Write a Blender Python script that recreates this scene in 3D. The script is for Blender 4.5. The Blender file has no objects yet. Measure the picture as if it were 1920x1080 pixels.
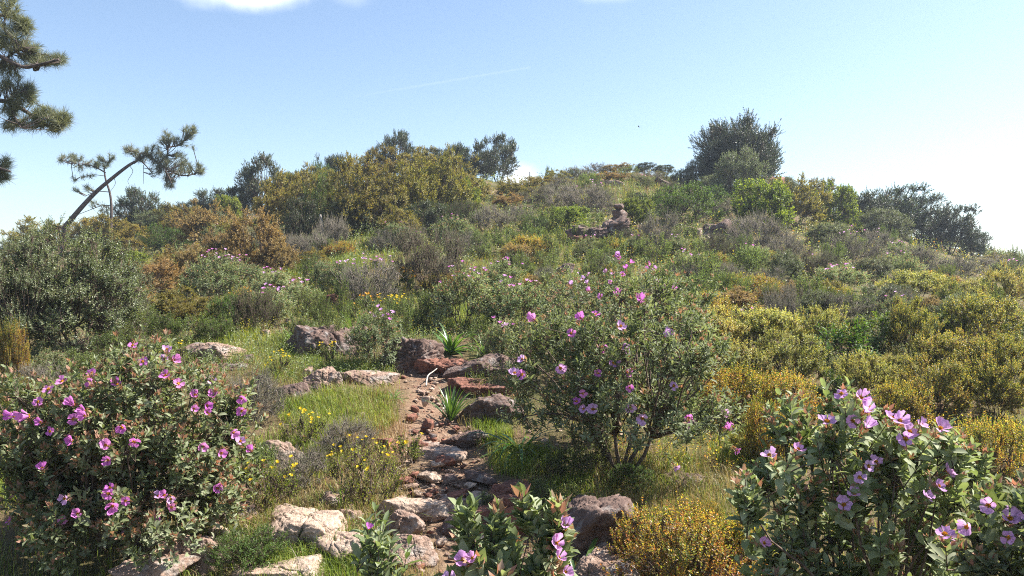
import bpy, math, random
import numpy as np
R = np.random.default_rng(11)
random.seed(5)
C = bpy.context.scene.collection
sc = bpy.context.scene
F, EYE = 1478.0, 1.5           # focal length in photo pixels, eye height in metres

# ------------------------------------------------------------------ noise and terrain
def _hash(ix, iy, iz, s):
    ix, iy, iz = np.asarray(ix), np.asarray(iy), np.asarray(iz)
    n = (ix * 374761393 + iy * 668265263 + iz * 2147483647 + s * 974711) & 0xFFFFFFFF
    n = ((n ^ (n >> 13)) * 1274126177) & 0xFFFFFFFF
    n = ((n ^ (n >> 16)) * 2246822519) & 0xFFFFFFFF
    return ((n ^ (n >> 15)) & 0xFFFFFF) / float(0xFFFFFF)

def noise3(p, s=0):
    p = np.asarray(p, float)
    f = np.floor(p); t = p - f; i = f.astype(np.int64); t = t * t * (3 - 2 * t)
    out = 0
    for a in (0, 1):
        for b in (0, 1):
            for c in (0, 1):
                w = (t[..., 0] if a else 1 - t[..., 0]) * (t[..., 1] if b else 1 - t[..., 1]) * (t[..., 2] if c else 1 - t[..., 2])
                out = out + w * _hash(i[..., 0] + a, i[..., 1] + b, i[..., 2] + c, s)
    return out * 2 - 1

def fbm(p, s=0, n=4, g=0.5):
    p = np.asarray(p, float); o = 0; a = 1.0
    for k in range(n):
        o = o + a * noise3(p * 2 ** k + 17.3 * k, s + k); a *= g
    return o

DD = np.array([-60, -10, 0, 2, 3.9, 4.6, 5.1, 6.0, 7.2, 8.8, 10.5])
ZZ = np.array([-6, -0.8, -0.05, 0.0, 0.075, .22, .29, .445, .62, .845, 1.074])
D2 = np.array([10.5, 13, 16, 19.5, 24, 30, 34])
Y2 = np.array([600, 550, 500, 450, 400, 350, 325])
CX = np.array([-700, -300, 0, 150, 300, 400, 500, 600, 700, 800, 900, 960, 1000, 1100, 1200, 1300, 1400, 1500, 1600, 1700, 1800, 1850, 1900, 2000, 2300, 2700])
CY = np.array([560, 520, 480, 462, 436, 414, 396, 362, 336, 328, 333, 340, 342, 326, 319, 335, 352, 380, 410, 440, 468, 484, 496, 512, 535, 560])
DC = 34.0

def ground(x, y, fine=True):
    x = np.asarray(x, float); y = np.asarray(y, float)
    d = np.minimum(y, DC)
    near = np.interp(d, DD, ZZ)
    u = x / np.maximum(d, 5.0)
    yc = np.interp(u * F + 960, CX, CY)
    t = (600 - np.interp(d, D2, Y2)) / 275.0
    row = 600 - t * (600 - yc)
    far = EYE + d * (540 - row) / F
    z = np.where(d > 10.5, far, near)
    over = np.maximum(y - DC, 0)
    z = z - 0.012 * over * np.minimum(over, 14) - 0.25 * np.maximum(over - 5, 0)
    side = np.clip((np.abs(x) - 45) / 120, 0, 1)
    z = z - side * side * (3 - 2 * side) * 30
    z = np.maximum(z, -28)
    p = np.stack([x, y, 0 * x], -1)
    z = z + 0.10 * np.clip((d - 6) / 10, 0, 1) * fbm(p * 0.5, 3, 2)
    if fine:
        z = z + 0.035 * fbm(p * 1.9, 7, 3) * np.clip(d / 4, .3, 1) + 0.01 * fbm(p * 9, 9, 2)
    return z

_tu = np.linspace(-1.05, 1.05, 421); _td = np.concatenate([np.arange(1.6, 14, .05), np.arange(14, 36, .15)])
_TU, _TD = np.meshgrid(_tu, _td, indexing='ij')
_tr = np.minimum.accumulate(540 - (ground(_TU * _TD, _TD) - EYE) / _TD * F, axis=1)   # highest row reached so far along each bearing
def at(px, row):
    """ground points seen at photo pixels (vectorised)"""
    px = np.atleast_1d(np.asarray(px, float)); row = np.atleast_1d(np.asarray(row, float))
    u = (px - 960) / F; k = np.clip(np.round((u + 1.05) / 2.1 * 420).astype(int), 0, 420)
    d = np.empty(len(px))
    for c in np.unique(k):
        q = k == c; j = np.searchsorted(-_tr[c], -row[q])
        d[q] = _td[np.minimum(j, len(_td) - 1)]
    d = np.minimum(d, 34.0) * (1 + .006 * (np.abs(np.sin(px * 12.9898 + row * 78.233) * 43758.5) % 1 - .5) * (len(px) > 50))
    return np.stack([u * d, d, ground(u * d, d)], -1)

def pix(px, row, d):
    return np.array([(px - 960) / F * d, d, EYE + (540 - row) / F * d])

PATH = at([905, 870, 852, 838, 822, 805, 800, 806, 826],
          [1060, 985, 920, 868, 818, 775, 735, 700, 676])[:, :2]
PATHW = np.interp(np.arange(len(PATH)), [0, 4, 8], [.36, .30, .32])

def path_dist(x, y):
    p = np.stack([np.asarray(x, float), np.asarray(y, float)], -1); best = np.full(p.shape[:-1], 99.0)
    for i in range(len(PATH) - 1):
        a, b = PATH[i], PATH[i + 1]; ab = b - a
        t = np.clip(((p - a) @ ab) / (ab @ ab), 0, 1)
        best = np.minimum(best, np.linalg.norm(p - (a + t[..., None] * ab), axis=-1) / PATHW[i])
    return best

# ------------------------------------------------------------------ mesh builder
class MB:
    def __init__(s): s.v = []; s.li = []; s.lt = []; s.m = []; s.n = 0
    def add(s, V, faces, mat=0):
        V = np.asarray(V, float); s.v.append(V)
        for f in faces:
            s.li.append(np.asarray(f) + s.n); s.lt.append([len(f)]); s.m.append([mat])
        s.n += len(V)
    def inst(s, T, faces, P, X, Z, SX, SY, mat=0):
        N = len(P)
        if N == 0: return
        X = X / (np.linalg.norm(X, axis=1, keepdims=True) + 1e-9)
        Y = np.cross(Z, X); Y /= (np.linalg.norm(Y, axis=1, keepdims=True) + 1e-9)
        Z = np.cross(X, Y)
        SX = np.broadcast_to(SX, (N,))[:, None, None]; SY = np.broadcast_to(SY, (N,))[:, None, None]
        T = np.asarray(T, float)
        V = P[:, None] + X[:, None] * T[None, :, 0:1] * SX + Y[:, None] * T[None, :, 1:2] * SY + Z[:, None] * T[None, :, 2:3] * SX
        s.v.append(V.reshape(-1, 3)); k = len(T)
        off = (np.arange(N) * k)[:, None] + s.n
        flat = np.concatenate([np.asarray(f) for f in faces])
        s.li.append((off + flat[None]).ravel())
        s.lt.append(np.tile([len(f) for f in faces], N)); s.m.append(np.full(N * len(faces), mat))
        s.n += N * k
    def tube(s, pts, rad, sides=5, mat=0):
        pts = np.asarray(pts, float); n = len(pts); rad = np.broadcast_to(rad, (n,))
        t = np.gradient(pts, axis=0); t /= np.linalg.norm(t, axis=1, keepdims=True) + 1e-9
        ref = np.array([1.0, 0.13, 0.07]) if abs(t[0][0]) < .8 else np.array([0.1, 1.0, 0.1])
        a = np.cross(t, ref); a /= np.linalg.norm(a, axis=1, keepdims=True) + 1e-9
        b = np.cross(t, a)
        an = np.arange(sides) * 2 * math.pi / sides
        V = pts[:, None] + rad[:, None, None] * (a[:, None] * np.cos(an)[None, :, None] + b[:, None] * np.sin(an)[None, :, None])
        fs = []
        for i in range(n - 1):
            for k in range(sides):
                k2 = (k + 1) % sides
                fs.append((i * sides + k, i * sides + k2, (i + 1) * sides + k2, (i + 1) * sides + k))
        fs.append(tuple(range((n - 1) * sides, n * sides)))
        s.add(V.reshape(-1, 3), fs, mat)
    def mesh(s, name, mats, smooth=False):
        me = bpy.data.meshes.new(name)
        V = np.concatenate(s.v).astype(np.float32); L = np.concatenate(s.li).astype(np.int32)
        T = np.concatenate(s.lt).astype(np.int32); M = np.concatenate(s.m).astype(np.int32)
        me.vertices.add(len(V)); me.vertices.foreach_set('co', V.ravel())
        me.loops.add(len(L)); me.loops.foreach_set('vertex_index', L)
        me.polygons.add(len(T))
        st = np.zeros(len(T), np.int32); st[1:] = np.cumsum(T)[:-1]
        me.polygons.foreach_set('loop_start', st); me.polygons.foreach_set('loop_total', T)
        me.polygons.foreach_set('material_index', M)
        if smooth: me.polygons.foreach_set('use_smooth', np.ones(len(T), bool))
        for m in (mats if isinstance(mats, (list, tuple)) else [mats]): me.materials.append(m)
        me.update(calc_edges=True)
        return me

def link(name, data, parent=None):
    o = bpy.data.objects.new(name, data); C.objects.link(o)
    if parent: o.parent = parent
    return o
def tag(o, label=None, cat=None, group=None, kind=None):
    if label: o['label'] = label
    if cat: o['category'] = cat
    if group: o['group'] = group
    if kind: o['kind'] = kind
    return o

# ------------------------------------------------------------------ materials
def newmat(name):
    m = bpy.data.materials.new(name); m.use_nodes = True
    nt = m.node_tree; nt.nodes.clear()
    return m, nt, lambda t, **k: _node(nt, t, **k)
def _node(nt, t, **k):
    n = nt.nodes.new(t)
    for a, b in k.items():
        if a == 'ins':
            for i, v in b.items(): n.inputs[i].default_value = v
        else: setattr(n, a, b)
    return n
def ramp(N, cols, pos=None):
    r = N('ShaderNodeValToRGB'); e = r.color_ramp.elements
    pos = pos or [i / max(1, len(cols) - 1) for i in range(len(cols))]
    while len(e) < len(cols): e.new(0.5)
    for i, c in enumerate(cols): e[i].position = pos[i]; e[i].color = (*c, 1)
    return r

def leafmat(name, cols, trans=.4, tmul=(1.35, 1.3, .55), rough=.5, spec=.35, var=.25, nscale=3.0, pos=None):
    m, nt, N = newmat(name); L = nt.links.new
    geo = N('ShaderNodeNewGeometry'); oi = N('ShaderNodeObjectInfo'); tc = N('ShaderNodeTexCoord')
    nz = N('ShaderNodeTexNoise', ins={'Scale': nscale, 'Detail': 2.0}); L(tc.outputs['Object'], nz.inputs['Vector'])
    # pigment: a clump takes a share of each leaf colour
    ad = N('ShaderNodeMath', operation='MULTIPLY_ADD', ins={1: 1.5, 2: -.75}); L(nz.outputs['Fac'], ad.inputs[0])
    sm = N('ShaderNodeMath', operation='ADD', use_clamp=True); L(geo.outputs['Random Per Island'], sm.inputs[0]); L(ad.outputs[0], sm.inputs[1])
    rp = ramp(N, cols, pos); L(sm.outputs[0], rp.inputs[0])
    hv = N('ShaderNodeHueSaturation')
    mh = N('ShaderNodeMapRange', ins={3: .485, 4: .515}); L(oi.outputs['Random'], mh.inputs[0]); L(mh.outputs[0], hv.inputs['Hue'])
    mv = N('ShaderNodeMapRange', ins={3: 1 - var, 4: 1 + var})
    wn = N('ShaderNodeTexWhiteNoise', noise_dimensions='1D'); L(oi.outputs['Random'], wn.inputs['W']); L(wn.outputs['Value'], mv.inputs[0]); L(mv.outputs[0], hv.inputs['Value'])
    L(rp.outputs[0], hv.inputs['Color'])
    bs = N('ShaderNodeBsdfPrincipled', ins={'Roughness': rough, 'Specular IOR Level': spec}); L(hv.outputs[0], bs.inputs['Base Color'])
    mx = N('ShaderNodeMix', data_type='RGBA', blend_type='MULTIPLY', ins={0: 1.0}); L(hv.outputs[0], mx.inputs[6]); mx.inputs[7].default_value = (*tmul, 1)
    tr = N('ShaderNodeBsdfTranslucent'); L(mx.outputs[2], tr.inputs[0])
    ms = N('ShaderNodeMixShader', ins={0: trans}); L(bs.outputs[0], ms.inputs[1]); L(tr.outputs[0], ms.inputs[2])
    out = N('ShaderNodeOutputMaterial'); L(ms.outputs[0], out.inputs[0])
    return m

def barkmat(name, c1, c2, scale=30):
    m, nt, N = newmat(name); L = nt.links.new
    tc = N('ShaderNodeTexCoord'); nz = N('ShaderNodeTexNoise', ins={'Scale': scale, 'Detail': 4.0}); L(tc.outputs['Object'], nz.inputs['Vector'])
    rp = ramp(N, [c1, c2], [.35, .65]); L(nz.outputs['Fac'], rp.inputs[0])
    bs = N('ShaderNodeBsdfPrincipled', ins={'Roughness': .85, 'Specular IOR Level': .2}); L(rp.outputs[0], bs.inputs['Base Color'])
    bp = N('ShaderNodeBump', ins={'Strength': .5, 'Distance': .01}); L(nz.outputs['Fac'], bp.inputs['Height']); L(bp.outputs[0], bs.inputs['Normal'])
    out = N('ShaderNodeOutputMaterial'); L(bs.outputs[0], out.inputs[0]); return m

def rockmat(name, base, dark, lichen, la=.5):
    m, nt, N = newmat(name); L = nt.links.new
    tc = N('ShaderNodeTexCoord'); oi = N('ShaderNodeObjectInfo'); ge = N('ShaderNodeNewGeometry')
    va = N('ShaderNodeVectorMath', operation='ADD'); L(ge.outputs['Position'], va.inputs[0])
    n1 = N('ShaderNodeTexNoise', ins={'Scale': 5.0, 'Detail': 6.0, 'Roughness': .65}); L(va.outputs[0], n1.inputs['Vector'])
    n2 = N('ShaderNodeTexNoise', ins={'Scale': 34.0, 'Detail': 5.0, 'Roughness': .7}); L(va.outputs[0], n2.inputs['Vector'])
    n3 = N('ShaderNodeTexNoise', ins={'Scale': 9.0, 'Detail': 4.0, 'Roughness': .6}); L(tc.outputs['Object'], n3.inputs['Vector'])
    vo = N('ShaderNodeTexVoronoi', feature='DISTANCE_TO_EDGE', ins={'Scale': 5.0}); 
    mixv = N('ShaderNodeMix', data_type='RGBA', ins={0: .2}); L(va.outputs[0], mixv.inputs[6]); L(n1.outputs['Color'], mixv.inputs[7]); L(mixv.outputs[2], vo.inputs['Vector'])
    r1 = ramp(N, [dark, base, tuple(min(1, c * 1.25) for c in base)], [.3, .5, .72]); L(n1.outputs['Fac'], r1.inputs[0])
    r3 = ramp(N, [(0, 0, 0), (1, 1, 1)], [la, la + .14]); L(n3.outputs['Fac'], r3.inputs[0])
    mx = N('ShaderNodeMix', data_type='RGBA'); L(r3.outputs[0], mx.inputs[0]); L(r1.outputs[0], mx.inputs[6]); mx.inputs[7].default_value = (*lichen, 1)
    r2 = ramp(N, [(.62, .6, .6), (1.15, 1.15, 1.15)], [.3, .65]); L(n2.outputs['Fac'], r2.inputs[0])
    m2 = N('ShaderNodeMix', data_type='RGBA', blend_type='MULTIPLY', ins={0: 1.0}); L(mx.outputs[2], m2.inputs[6]); L(r2.outputs[0], m2.inputs[7])
    bs = N('ShaderNodeBsdfPrincipled', ins={'Roughness': .8, 'Specular IOR Level': .3}); L(m2.outputs[2], bs.inputs['Base Color'])
    cr = N('ShaderNodeMapRange', ins={1: 0.0, 2: .035, 3: 0.0, 4: 1.0}); L(vo.outputs['Distance'], cr.inputs[0])
    hsum = N('ShaderNodeMath', operation='MULTIPLY_ADD', ins={1: .35}); L(cr.outputs[0], hsum.inputs[0]); L(n2.outputs['Fac'], hsum.inputs[2])
    bp = N('ShaderNodeBump', ins={'Strength': .9, 'Distance': .025}); L(hsum.outputs[0], bp.inputs['Height']); L(bp.outputs[0], bs.inputs['Normal'])
    out = N('ShaderNodeOutputMaterial'); L(bs.outputs[0], out.inputs[0]); return m

def petalmat(name, c1, c2, c3):
    m, nt, N = newmat(name); L = nt.links.new
    oi = N('ShaderNodeObjectInfo'); tc = N('ShaderNodeTexCoord'); geo = N('ShaderNodeNewGeometry')
    rp = ramp(N, [c1, c2, c3]); L(oi.outputs['Random'], rp.inputs[0])
    nz = N('ShaderNodeTexNoise', ins={'Scale': 130.0, 'Detail': 3.0}); L(tc.outputs['Object'], nz.inputs['Vector'])
    r2 = ramp(N, [(.78, .72, .8), (1.1, 1.1, 1.1)], [.35, .65]); L(nz.outputs['Fac'], r2.inputs[0])
    mx = N('ShaderNodeMix', data_type='RGBA', blend_type='MULTIPLY', ins={0: 1.0}); L(rp.outputs[0], mx.inputs[6]); L(r2.outputs[0], mx.inputs[7])
    bs = N('ShaderNodeBsdfDiffuse'); L(mx.outputs[2], bs.inputs[0]); tr = N('ShaderNodeBsdfTranslucent'); L(mx.outputs[2], tr.inputs[0])
    ms = N('ShaderNodeMixShader', ins={0: .45}); L(bs.outputs[0], ms.inputs[1]); L(tr.outputs[0], ms.inputs[2])
    out = N('ShaderNodeOutputMaterial'); L(ms.outputs[0], out.inputs[0]); return m

def plain(name, col, rough=.6, trans=0.0, col2=None):
    m, nt, N = newmat(name); L = nt.links.new
    ge = N('ShaderNodeNewGeometry'); nz = N('ShaderNodeTexNoise', ins={'Scale': 60.0}); L(ge.outputs['Position'], nz.inputs['Vector'])
    rp = ramp(N, [col2 or tuple(c * .75 for c in col), col], [.35, .65]); L(nz.outputs['Fac'], rp.inputs[0])
    bs = N('ShaderNodeBsdfPrincipled', ins={'Roughness': rough, 'Specular IOR Level': .25}); L(rp.outputs[0], bs.inputs['Base Color'])
    out = N('ShaderNodeOutputMaterial')
    if trans:
        tr = N('ShaderNodeBsdfTranslucent'); L(rp.outputs[0], tr.inputs[0])
        ms = N('ShaderNodeMixShader', ins={0: trans}); L(bs.outputs[0], ms.inputs[1]); L(tr.outputs[0], ms.inputs[2]); L(ms.outputs[0], out.inputs[0])
    else: L(bs.outputs[0], out.inputs[0])
    return m

M = dict(
 rockrose=leafmat('rockrose_leaf', [(.12, .155, .065), (.20, .245, .12), (.30, .345, .20), (.37, .40, .27)], .36, (1.2, 1.25, .6), .75, .15),
 golden=leafmat('golden_leaf', [(.08, .12, .03), (.30, .31, .07), (.50, .50, .20), (.42, .40, .14), (.34, .22, .07)], .52, (1.4, 1.3, .65), .45, .4, .2, 3.2, [0, .3, .58, .8, 1]),
 amber=leafmat('amber_leaf', [(.09, .15, .03), (.22, .27, .05), (.48, .43, .08), (.47, .30, .08), (.34, .15, .06)], .58, (1.4, 1.25, .6), .4, .45, .12, 2.2),
 olive=leafmat('olive_leaf', [(.07, .09, .042), (.13, .155, .078), (.20, .225, .125), (.26, .28, .165)], .36, (1.2, 1.3, .6), .42, .5, .15),
 evergreen=leafmat('evergreen_leaf', [(.035, .052, .022), (.062, .082, .036), (.10, .115, .055)], .3, (1.2, 1.3, .6), .42, .5, .2),
 rust=leafmat('rust_leaf', [(.15, .12, .045), (.29, .215, .09), (.40, .31, .13), (.39, .27, .12)], .4, (1.3, 1.1, .6), .55, .3, .15),
 oak=leafmat('oak_leaf', [(.08, .092, .026), (.18, .17, .042), (.28, .25, .06), (.34, .29, .07), (.26, .18, .06)], .4, (1.3, 1.25, .5), .5, .35, .2),
 lime=leafmat('lime_leaf', [(.06, .095, .02), (.15, .20, .03), (.30, .33, .05)], .45, (1.3, 1.3, .5), .5, .35, .15),
 green=leafmat('green_leaf', [(.04, .075, .015), (.08, .14, .025), (.13, .19, .04)], .4, (1.3, 1.3, .5), .5, .35, .2),
 grey=leafmat('grey_leaf', [(.12, .125, .07), (.19, .20, .12), (.27, .28, .19), (.27, .24, .18)], .3, (1.2, 1.15, .7), .65, .25, .2),
 narrow=leafmat('narrow_leaf', [(.065, .095, .03), (.135, .18, .06), (.22, .27, .11)], .42, (1.3, 1.3, .55), .5, .4, .2),
 goldgreen=leafmat('goldgreen_leaf', [(.06, .09, .025), (.13, .17, .045), (.34, .34, .09), (.42, .36, .10), (.30, .18, .06)], .55, (1.4, 1.3, .6), .45, .4, .2, 2.6),
 spurge=leafmat('spurge_leaf', [(.40, .12, .03), (.50, .26, .03), (.55, .38, .04)], .4, (1.2, 1.1, .5), .5, .3, .1),
 strap=leafmat('strap_leaf', [(.05, .11, .03), (.09, .17, .045), (.15, .25, .06)], .4, (1.3, 1.3, .5), .28, .55, .15),
 needle=leafmat('pine_needle', [(.09, .11, .06), (.16, .175, .10), (.25, .255, .155)], .36, (1.2, 1.2, .7), .45, .4, .1),
 bud=leafmat('bud_sepal', [(.20, .17, .09), (.32, .20, .13), (.40, .22, .15), (.40, .29, .19)], .35, (1.3, 1.0, .7), .6, .3, .1),
 grass=leafmat('grass_blade', [(.10, .15, .025), (.18, .25, .04), (.27, .32, .06), (.36, .34, .13)], .45, (1.3, 1.25, .5), .5, .35, .1, 1.2),
 straw=leafmat('straw_blade', [(.20, .19, .06), (.32, .26, .11), (.42, .33, .17), (.26, .15, .07)], .35, (1.2, 1.1, .7), .6, .3, .1, 1.2),
 bark=barkmat('shrub_bark', (.06, .042, .032), (.15, .11, .085), 60),
 twig=barkmat('dry_twig', (.14, .115, .095), (.26, .22, .19), 60),
 pinebark=barkmat('pine_bark', (.05, .04, .038), (.14, .105, .09), 12),
 dead=barkmat('bleached_wood', (.30, .26, .22), (.52, .47, .41), 25),
 petal=petalmat('rockrose_petal', (.66, .36, .70), (.78, .50, .78), (.74, .38, .66)),
 petal2=petalmat('rockrose_petal_magenta', (.72, .24, .60), (.64, .20, .60), (.78, .32, .62)),
 stamen=plain('stamen', (.75, .38, .03), .6, .2),
 orange=plain('orange_petal', (.72, .36, .04), .6, .35),
 yellow=plain('yellow_petal', (.80, .58, .02), .6, .35),
 white=plain('white_petal', (.75, .72, .66), .6, .35),
 cone=plain('pine_cone', (.07, .05, .04), .8),
 feather=plain('feather', (.06, .06, .065), .7),
 rock_tan=rockmat('tan_rock', (.42, .31, .235), (.28, .18, .135), (.52, .44, .36), .56),
 rock_pink=rockmat('pink_rock', (.30, .205, .155), (.16, .09, .065), (.38, .33, .29), .52),
 rock_dark=rockmat('purple_rock', (.16, .105, .085), (.075, .045, .036), (.29, .26, .24), .55),
 rock_red=rockmat('red_rock', (.24, .105, .07), (.13, .055, .04), (.32, .22, .18), .6),
)

# ------------------------------------------------------------------ leaf shapes
LEAF4 = ([(0, 0, 0), (.5, .5, .10), (1, 0, -.06), (.5, -.5, .10)], [(0, 2, 1), (0, 3, 2)])
LEAF8 = ([(0, 0, 0), (.34, .44, .09), (.36, 0, .01), (.34, -.44, .09), (.72, .40, .05), (.74, 0, -.03), (.72, -.40, .05), (1, 0, -.13)],
         [(0, 2, 1), (0, 3, 2), (1, 2, 5, 4), (2, 3, 6, 5), (4, 5, 7), (5, 6, 7)])
SEPAL = ([(0, 0, 0), (.35, .5, .14), (.35, -.5, .14), (1, 0, .05)], [(0, 3, 1), (0, 2, 3)])
PRISM = ([(0, 1, 0), (0, -.5, .0), (1, .5, 0), (1, -.25, 0)], [(0, 1, 3, 2)])
def prism_t():
    a = [(math.cos(k * 2.094), math.sin(k * 2.094)) for k in range(3)]
    return a
def unit(v): return v / (np.linalg.norm(v, axis=-1, keepdims=True) + 1e-9)
def rvec(r, n): return unit(r.normal(size=(n, 3)))

def twigs(mb, A, B, ra, rb, mat=0):
    """many straight three-sided twigs"""
    A = np.asarray(A, float); B = np.asarray(B, float); N = len(A)
    if not N: return
    X = unit(B - A); Z = np.where(np.abs(X[:, 2:3]) < .9, np.array([[0, 0, 1.]]), np.array([[1., 0, 0]]))
    Y = unit(np.cross(Z, X)); Z = np.cross(X, Y)
    V = np.zeros((N, 6, 3)); ra = np.broadcast_to(ra, (N,)); rb = np.broadcast_to(rb, (N,))
    for k in range(3):
        c, s = math.cos(k * 2.0944), math.sin(k * 2.0944)
        V[:, k] = A + (Y * c + Z * s) * ra[:, None]; V[:, 3 + k] = B + (Y * c + Z * s) * rb[:, None]
    f = np.array([0, 1, 4, 3, 1, 2, 5, 4, 2, 0, 3, 5])
    mb.v.append(V.reshape(-1, 3)); mb.li.append(((np.arange(N) * 6)[:, None] + f[None] + mb.n).ravel())
    mb.lt.append(np.full(N * 3, 4)); mb.m.append(np.full(N * 3, mat)); mb.n += N * 6

def bez(a, b, r, n=6, sag=.25):
    a = np.asarray(a, float); b = np.asarray(b, float); L = np.linalg.norm(b - a)
    m = a * .55 + b * .45 + np.array([0, 0, -.10 * L * sag * 4 * 0]) + r.normal(size=3) * L * .09
    m[:2] += (b - a)[:2] * .10; t = np.linspace(0, 1, n)[:, None]
    p = (1 - t) ** 2 * a + 2 * t * (1 - t) * m + t * t * b
    p[1:-1] += r.normal(size=(n - 2, 3)) * L * .018
    return p

def bush(name, seed, W, H, mat, n_cl=30, n_sh=12, n_lf=12, sh_len=.16, leaf=(.04, .018), tmpl=LEAF4, ang=(50, 20), out=.7, up=.6, rnd=.45,
         cl_r=.16, crown=(-.8, 1.0), base=.12, lump=.25, inner=.25, stem_r=.02, bark='bark', clumps=None, extra=None, bud=0.0, bud_size=.022,
         tip_mat=None, bud_each=False, nstems=5, trunk=None, whorl=False, twr=.0022, seed_dir=None):
    """one shrub: clumps of leafy shoots carried by limbs. Returns meshes and the shoot tips."""
    r = np.random.default_rng(seed)
    if clumps is None:
        cl = []
        cen = np.array([0, 0, H * (base + 1) / 2 * .92]); rad = np.array([W / 2, W / 2, H * (1 - base) / 2 * 1.06])
        sgn = rvec(r, 7)
        for i in range(n_cl):
            inn = r.random() < inner
            z = r.uniform(crown[0] * 1.0, crown[1]); z = z * .98
            a = i * 2.39996 + r.uniform(-.5, .5)
            hr = math.sqrt(1 - z * z) if z > 0 else math.sqrt(1 - (z * .62) ** 2)
            dv = np.array([math.cos(a) * hr, math.sin(a) * hr, z])
            lum = 1 + lump * float(noise3(dv * 1.7 + seed * 3.1, 5)) + r.normal() * .05
            f = (r.uniform(.35, .65) if inn else r.uniform(.72, .9)) * lum
            cl.append(np.append(cen + dv * rad * f, cl_r * min(W, 2.2 * H) * r.uniform(.75, 1.25)))
        cl = np.array(cl)
    else: cl = np.asarray(clumps, float)
    cen0 = np.array([cl[:, 0].mean() * .5, cl[:, 1].mean() * .5, H * .12])
    n_each = np.maximum(3, (n_sh * (cl[:, 3] / cl[:, 3].mean()) ** 1.6).astype(int))
    idx = np.repeat(np.arange(len(cl)), n_each); ns = len(idx)
    off = rvec(r, ns) * (r.random((ns, 1)) ** .45) * cl[idx, 3:4]
    P = cl[idx, :3] + off
    P[:, 2] = np.maximum(P[:, 2], .04 * H)
    O = unit(P - cen0); lo = unit(off + 1e-6)
    D = unit(O * out + lo * .45 + np.array([0, 0, up]) + rvec(r, ns) * rnd)
    Ls = sh_len * r.uniform(.6, 1.25, ns)
    start = P - D * Ls[:, None] * .5
    if extra is not None and len(extra):
        ep, ed = extra; ed = unit(ed)
        eidx = np.argmin(np.linalg.norm(ep[:, None] - cl[None, :, :3], axis=2), axis=1)
        start = np.concatenate([start, ep - ed * sh_len]); D = np.concatenate([D, ed]); Ls = np.concatenate([Ls, np.full(len(ep), sh_len * .95)])
        idx = np.concatenate([idx, eidx]); ns = len(idx)
    # leaves along the shoots
    t = np.tile(np.linspace(.08, 1.0, n_lf), (ns, 1)) + r.uniform(-.03, .03, (ns, n_lf))
    if whorl:   # opposite pairs
        k = np.arange(n_lf); az = (k // 2) * (math.pi / 2) + (k % 2) * math.pi
        t = np.tile(np.linspace(.08, 1.0, (n_lf + 1) // 2)[k // 2], (ns, 1)) + r.uniform(-.02, .02, (ns, n_lf))
    else: az = np.arange(n_lf) * 2.39996
    az = az[None] + r.uniform(0, 6.28, (ns, 1)) + r.uniform(-.35, .35, (ns, n_lf))
    ref = np.where(np.abs(D[:, 2:3]) < .9, np.array([[0, 0, 1.]]), np.array([[1., 0, 0]]))
    U = unit(np.cross(ref, D)); V = np.cross(D, U)
    rad = U[:, None] * np.cos(az)[..., None] + V[:, None] * np.sin(az)[..., None]
    inc = np.radians(ang[0] + (1 - t) * 22 - 14 + r.normal(size=t.shape) * ang[1])[..., None]
    X = D[:, None] * np.cos(inc) + rad * np.sin(inc)
    Zn = D[:, None] * np.sin(inc) - rad * np.cos(inc) + rvec(r, ns * n_lf).reshape(ns, n_lf, 3) * .3
    LP = start[:, None] + D[:, None] * (t * Ls[:, None])[..., None]
    sz = leaf[0] * r.uniform(.65, 1.2, t.shape) * (1.05 - .35 * np.clip(t, 0, 1) ** 3)
    fo = MB()
    mi = 0
    a_, b_, c_, d_ = LP.reshape(-1, 3), X.reshape(-1, 3), Zn.reshape(-1, 3), sz.ravel()
    keep = a_[:, 2] > .01
    tipm = (t.ravel() > .72) if tip_mat else np.zeros(t.size, bool)
    for sel, q in ((keep & ~tipm, 0), (keep & tipm, 1)):
        if sel.any(): fo.inst(*tmpl, a_[sel], b_[sel], c_[sel], d_[sel], d_[sel] * leaf[1] / leaf[0] * r.uniform(.8, 1.2, sel.sum()), q)
    mats = [M[mat]] + ([M[tip_mat]] if tip_mat else [])
    res = {'foliage': fo.mesh(name + '_foliage', mats)}
    # stems
    st = MB(); nb = max(1, nstems)
    bases = np.stack([r.normal(size=nb) * .025 * W, r.normal(size=nb) * .025 * W, np.full(nb, -.08)], -1)
    if trunk is not None:
        st.tube(np.array([[0, 0, -.15], [r.normal() * .02, 0, trunk * .5], [0, 0, trunk]]), [stem_r * 1.5, stem_r * 1.2, stem_r], 7)
        bases = np.tile([[0, 0, trunk * .95]], (nb, 1))
    order = np.argsort(np.arctan2(cl[:, 1], cl[:, 0]))
    groups = np.array_split(order, nb)
    for gi, g in enumerate(groups):
        if not len(g): continue
        gc = cl[g, :3].mean(0); fork = bases[gi] * .5 + gc * .5
        p = bez(bases[gi], fork, r, 5); st.tube(p, np.linspace(stem_r, stem_r * .65, 5), 5)
        for c in g:
            q = bez(fork, cl[c, :3], r, 5); st.tube(q, np.linspace(stem_r * .55, stem_r * .18, 5), 4)
    cpos = cl[idx, :3]; endp = start + D * Ls[:, None]
    mid = cpos * .35 + start * .65
    twigs(st, cpos, start, twr * 1.3, twr); twigs(st, start, endp, twr, twr * .6)
    res['stems'] = st.mesh(name + '_stems', M[bark])
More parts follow.
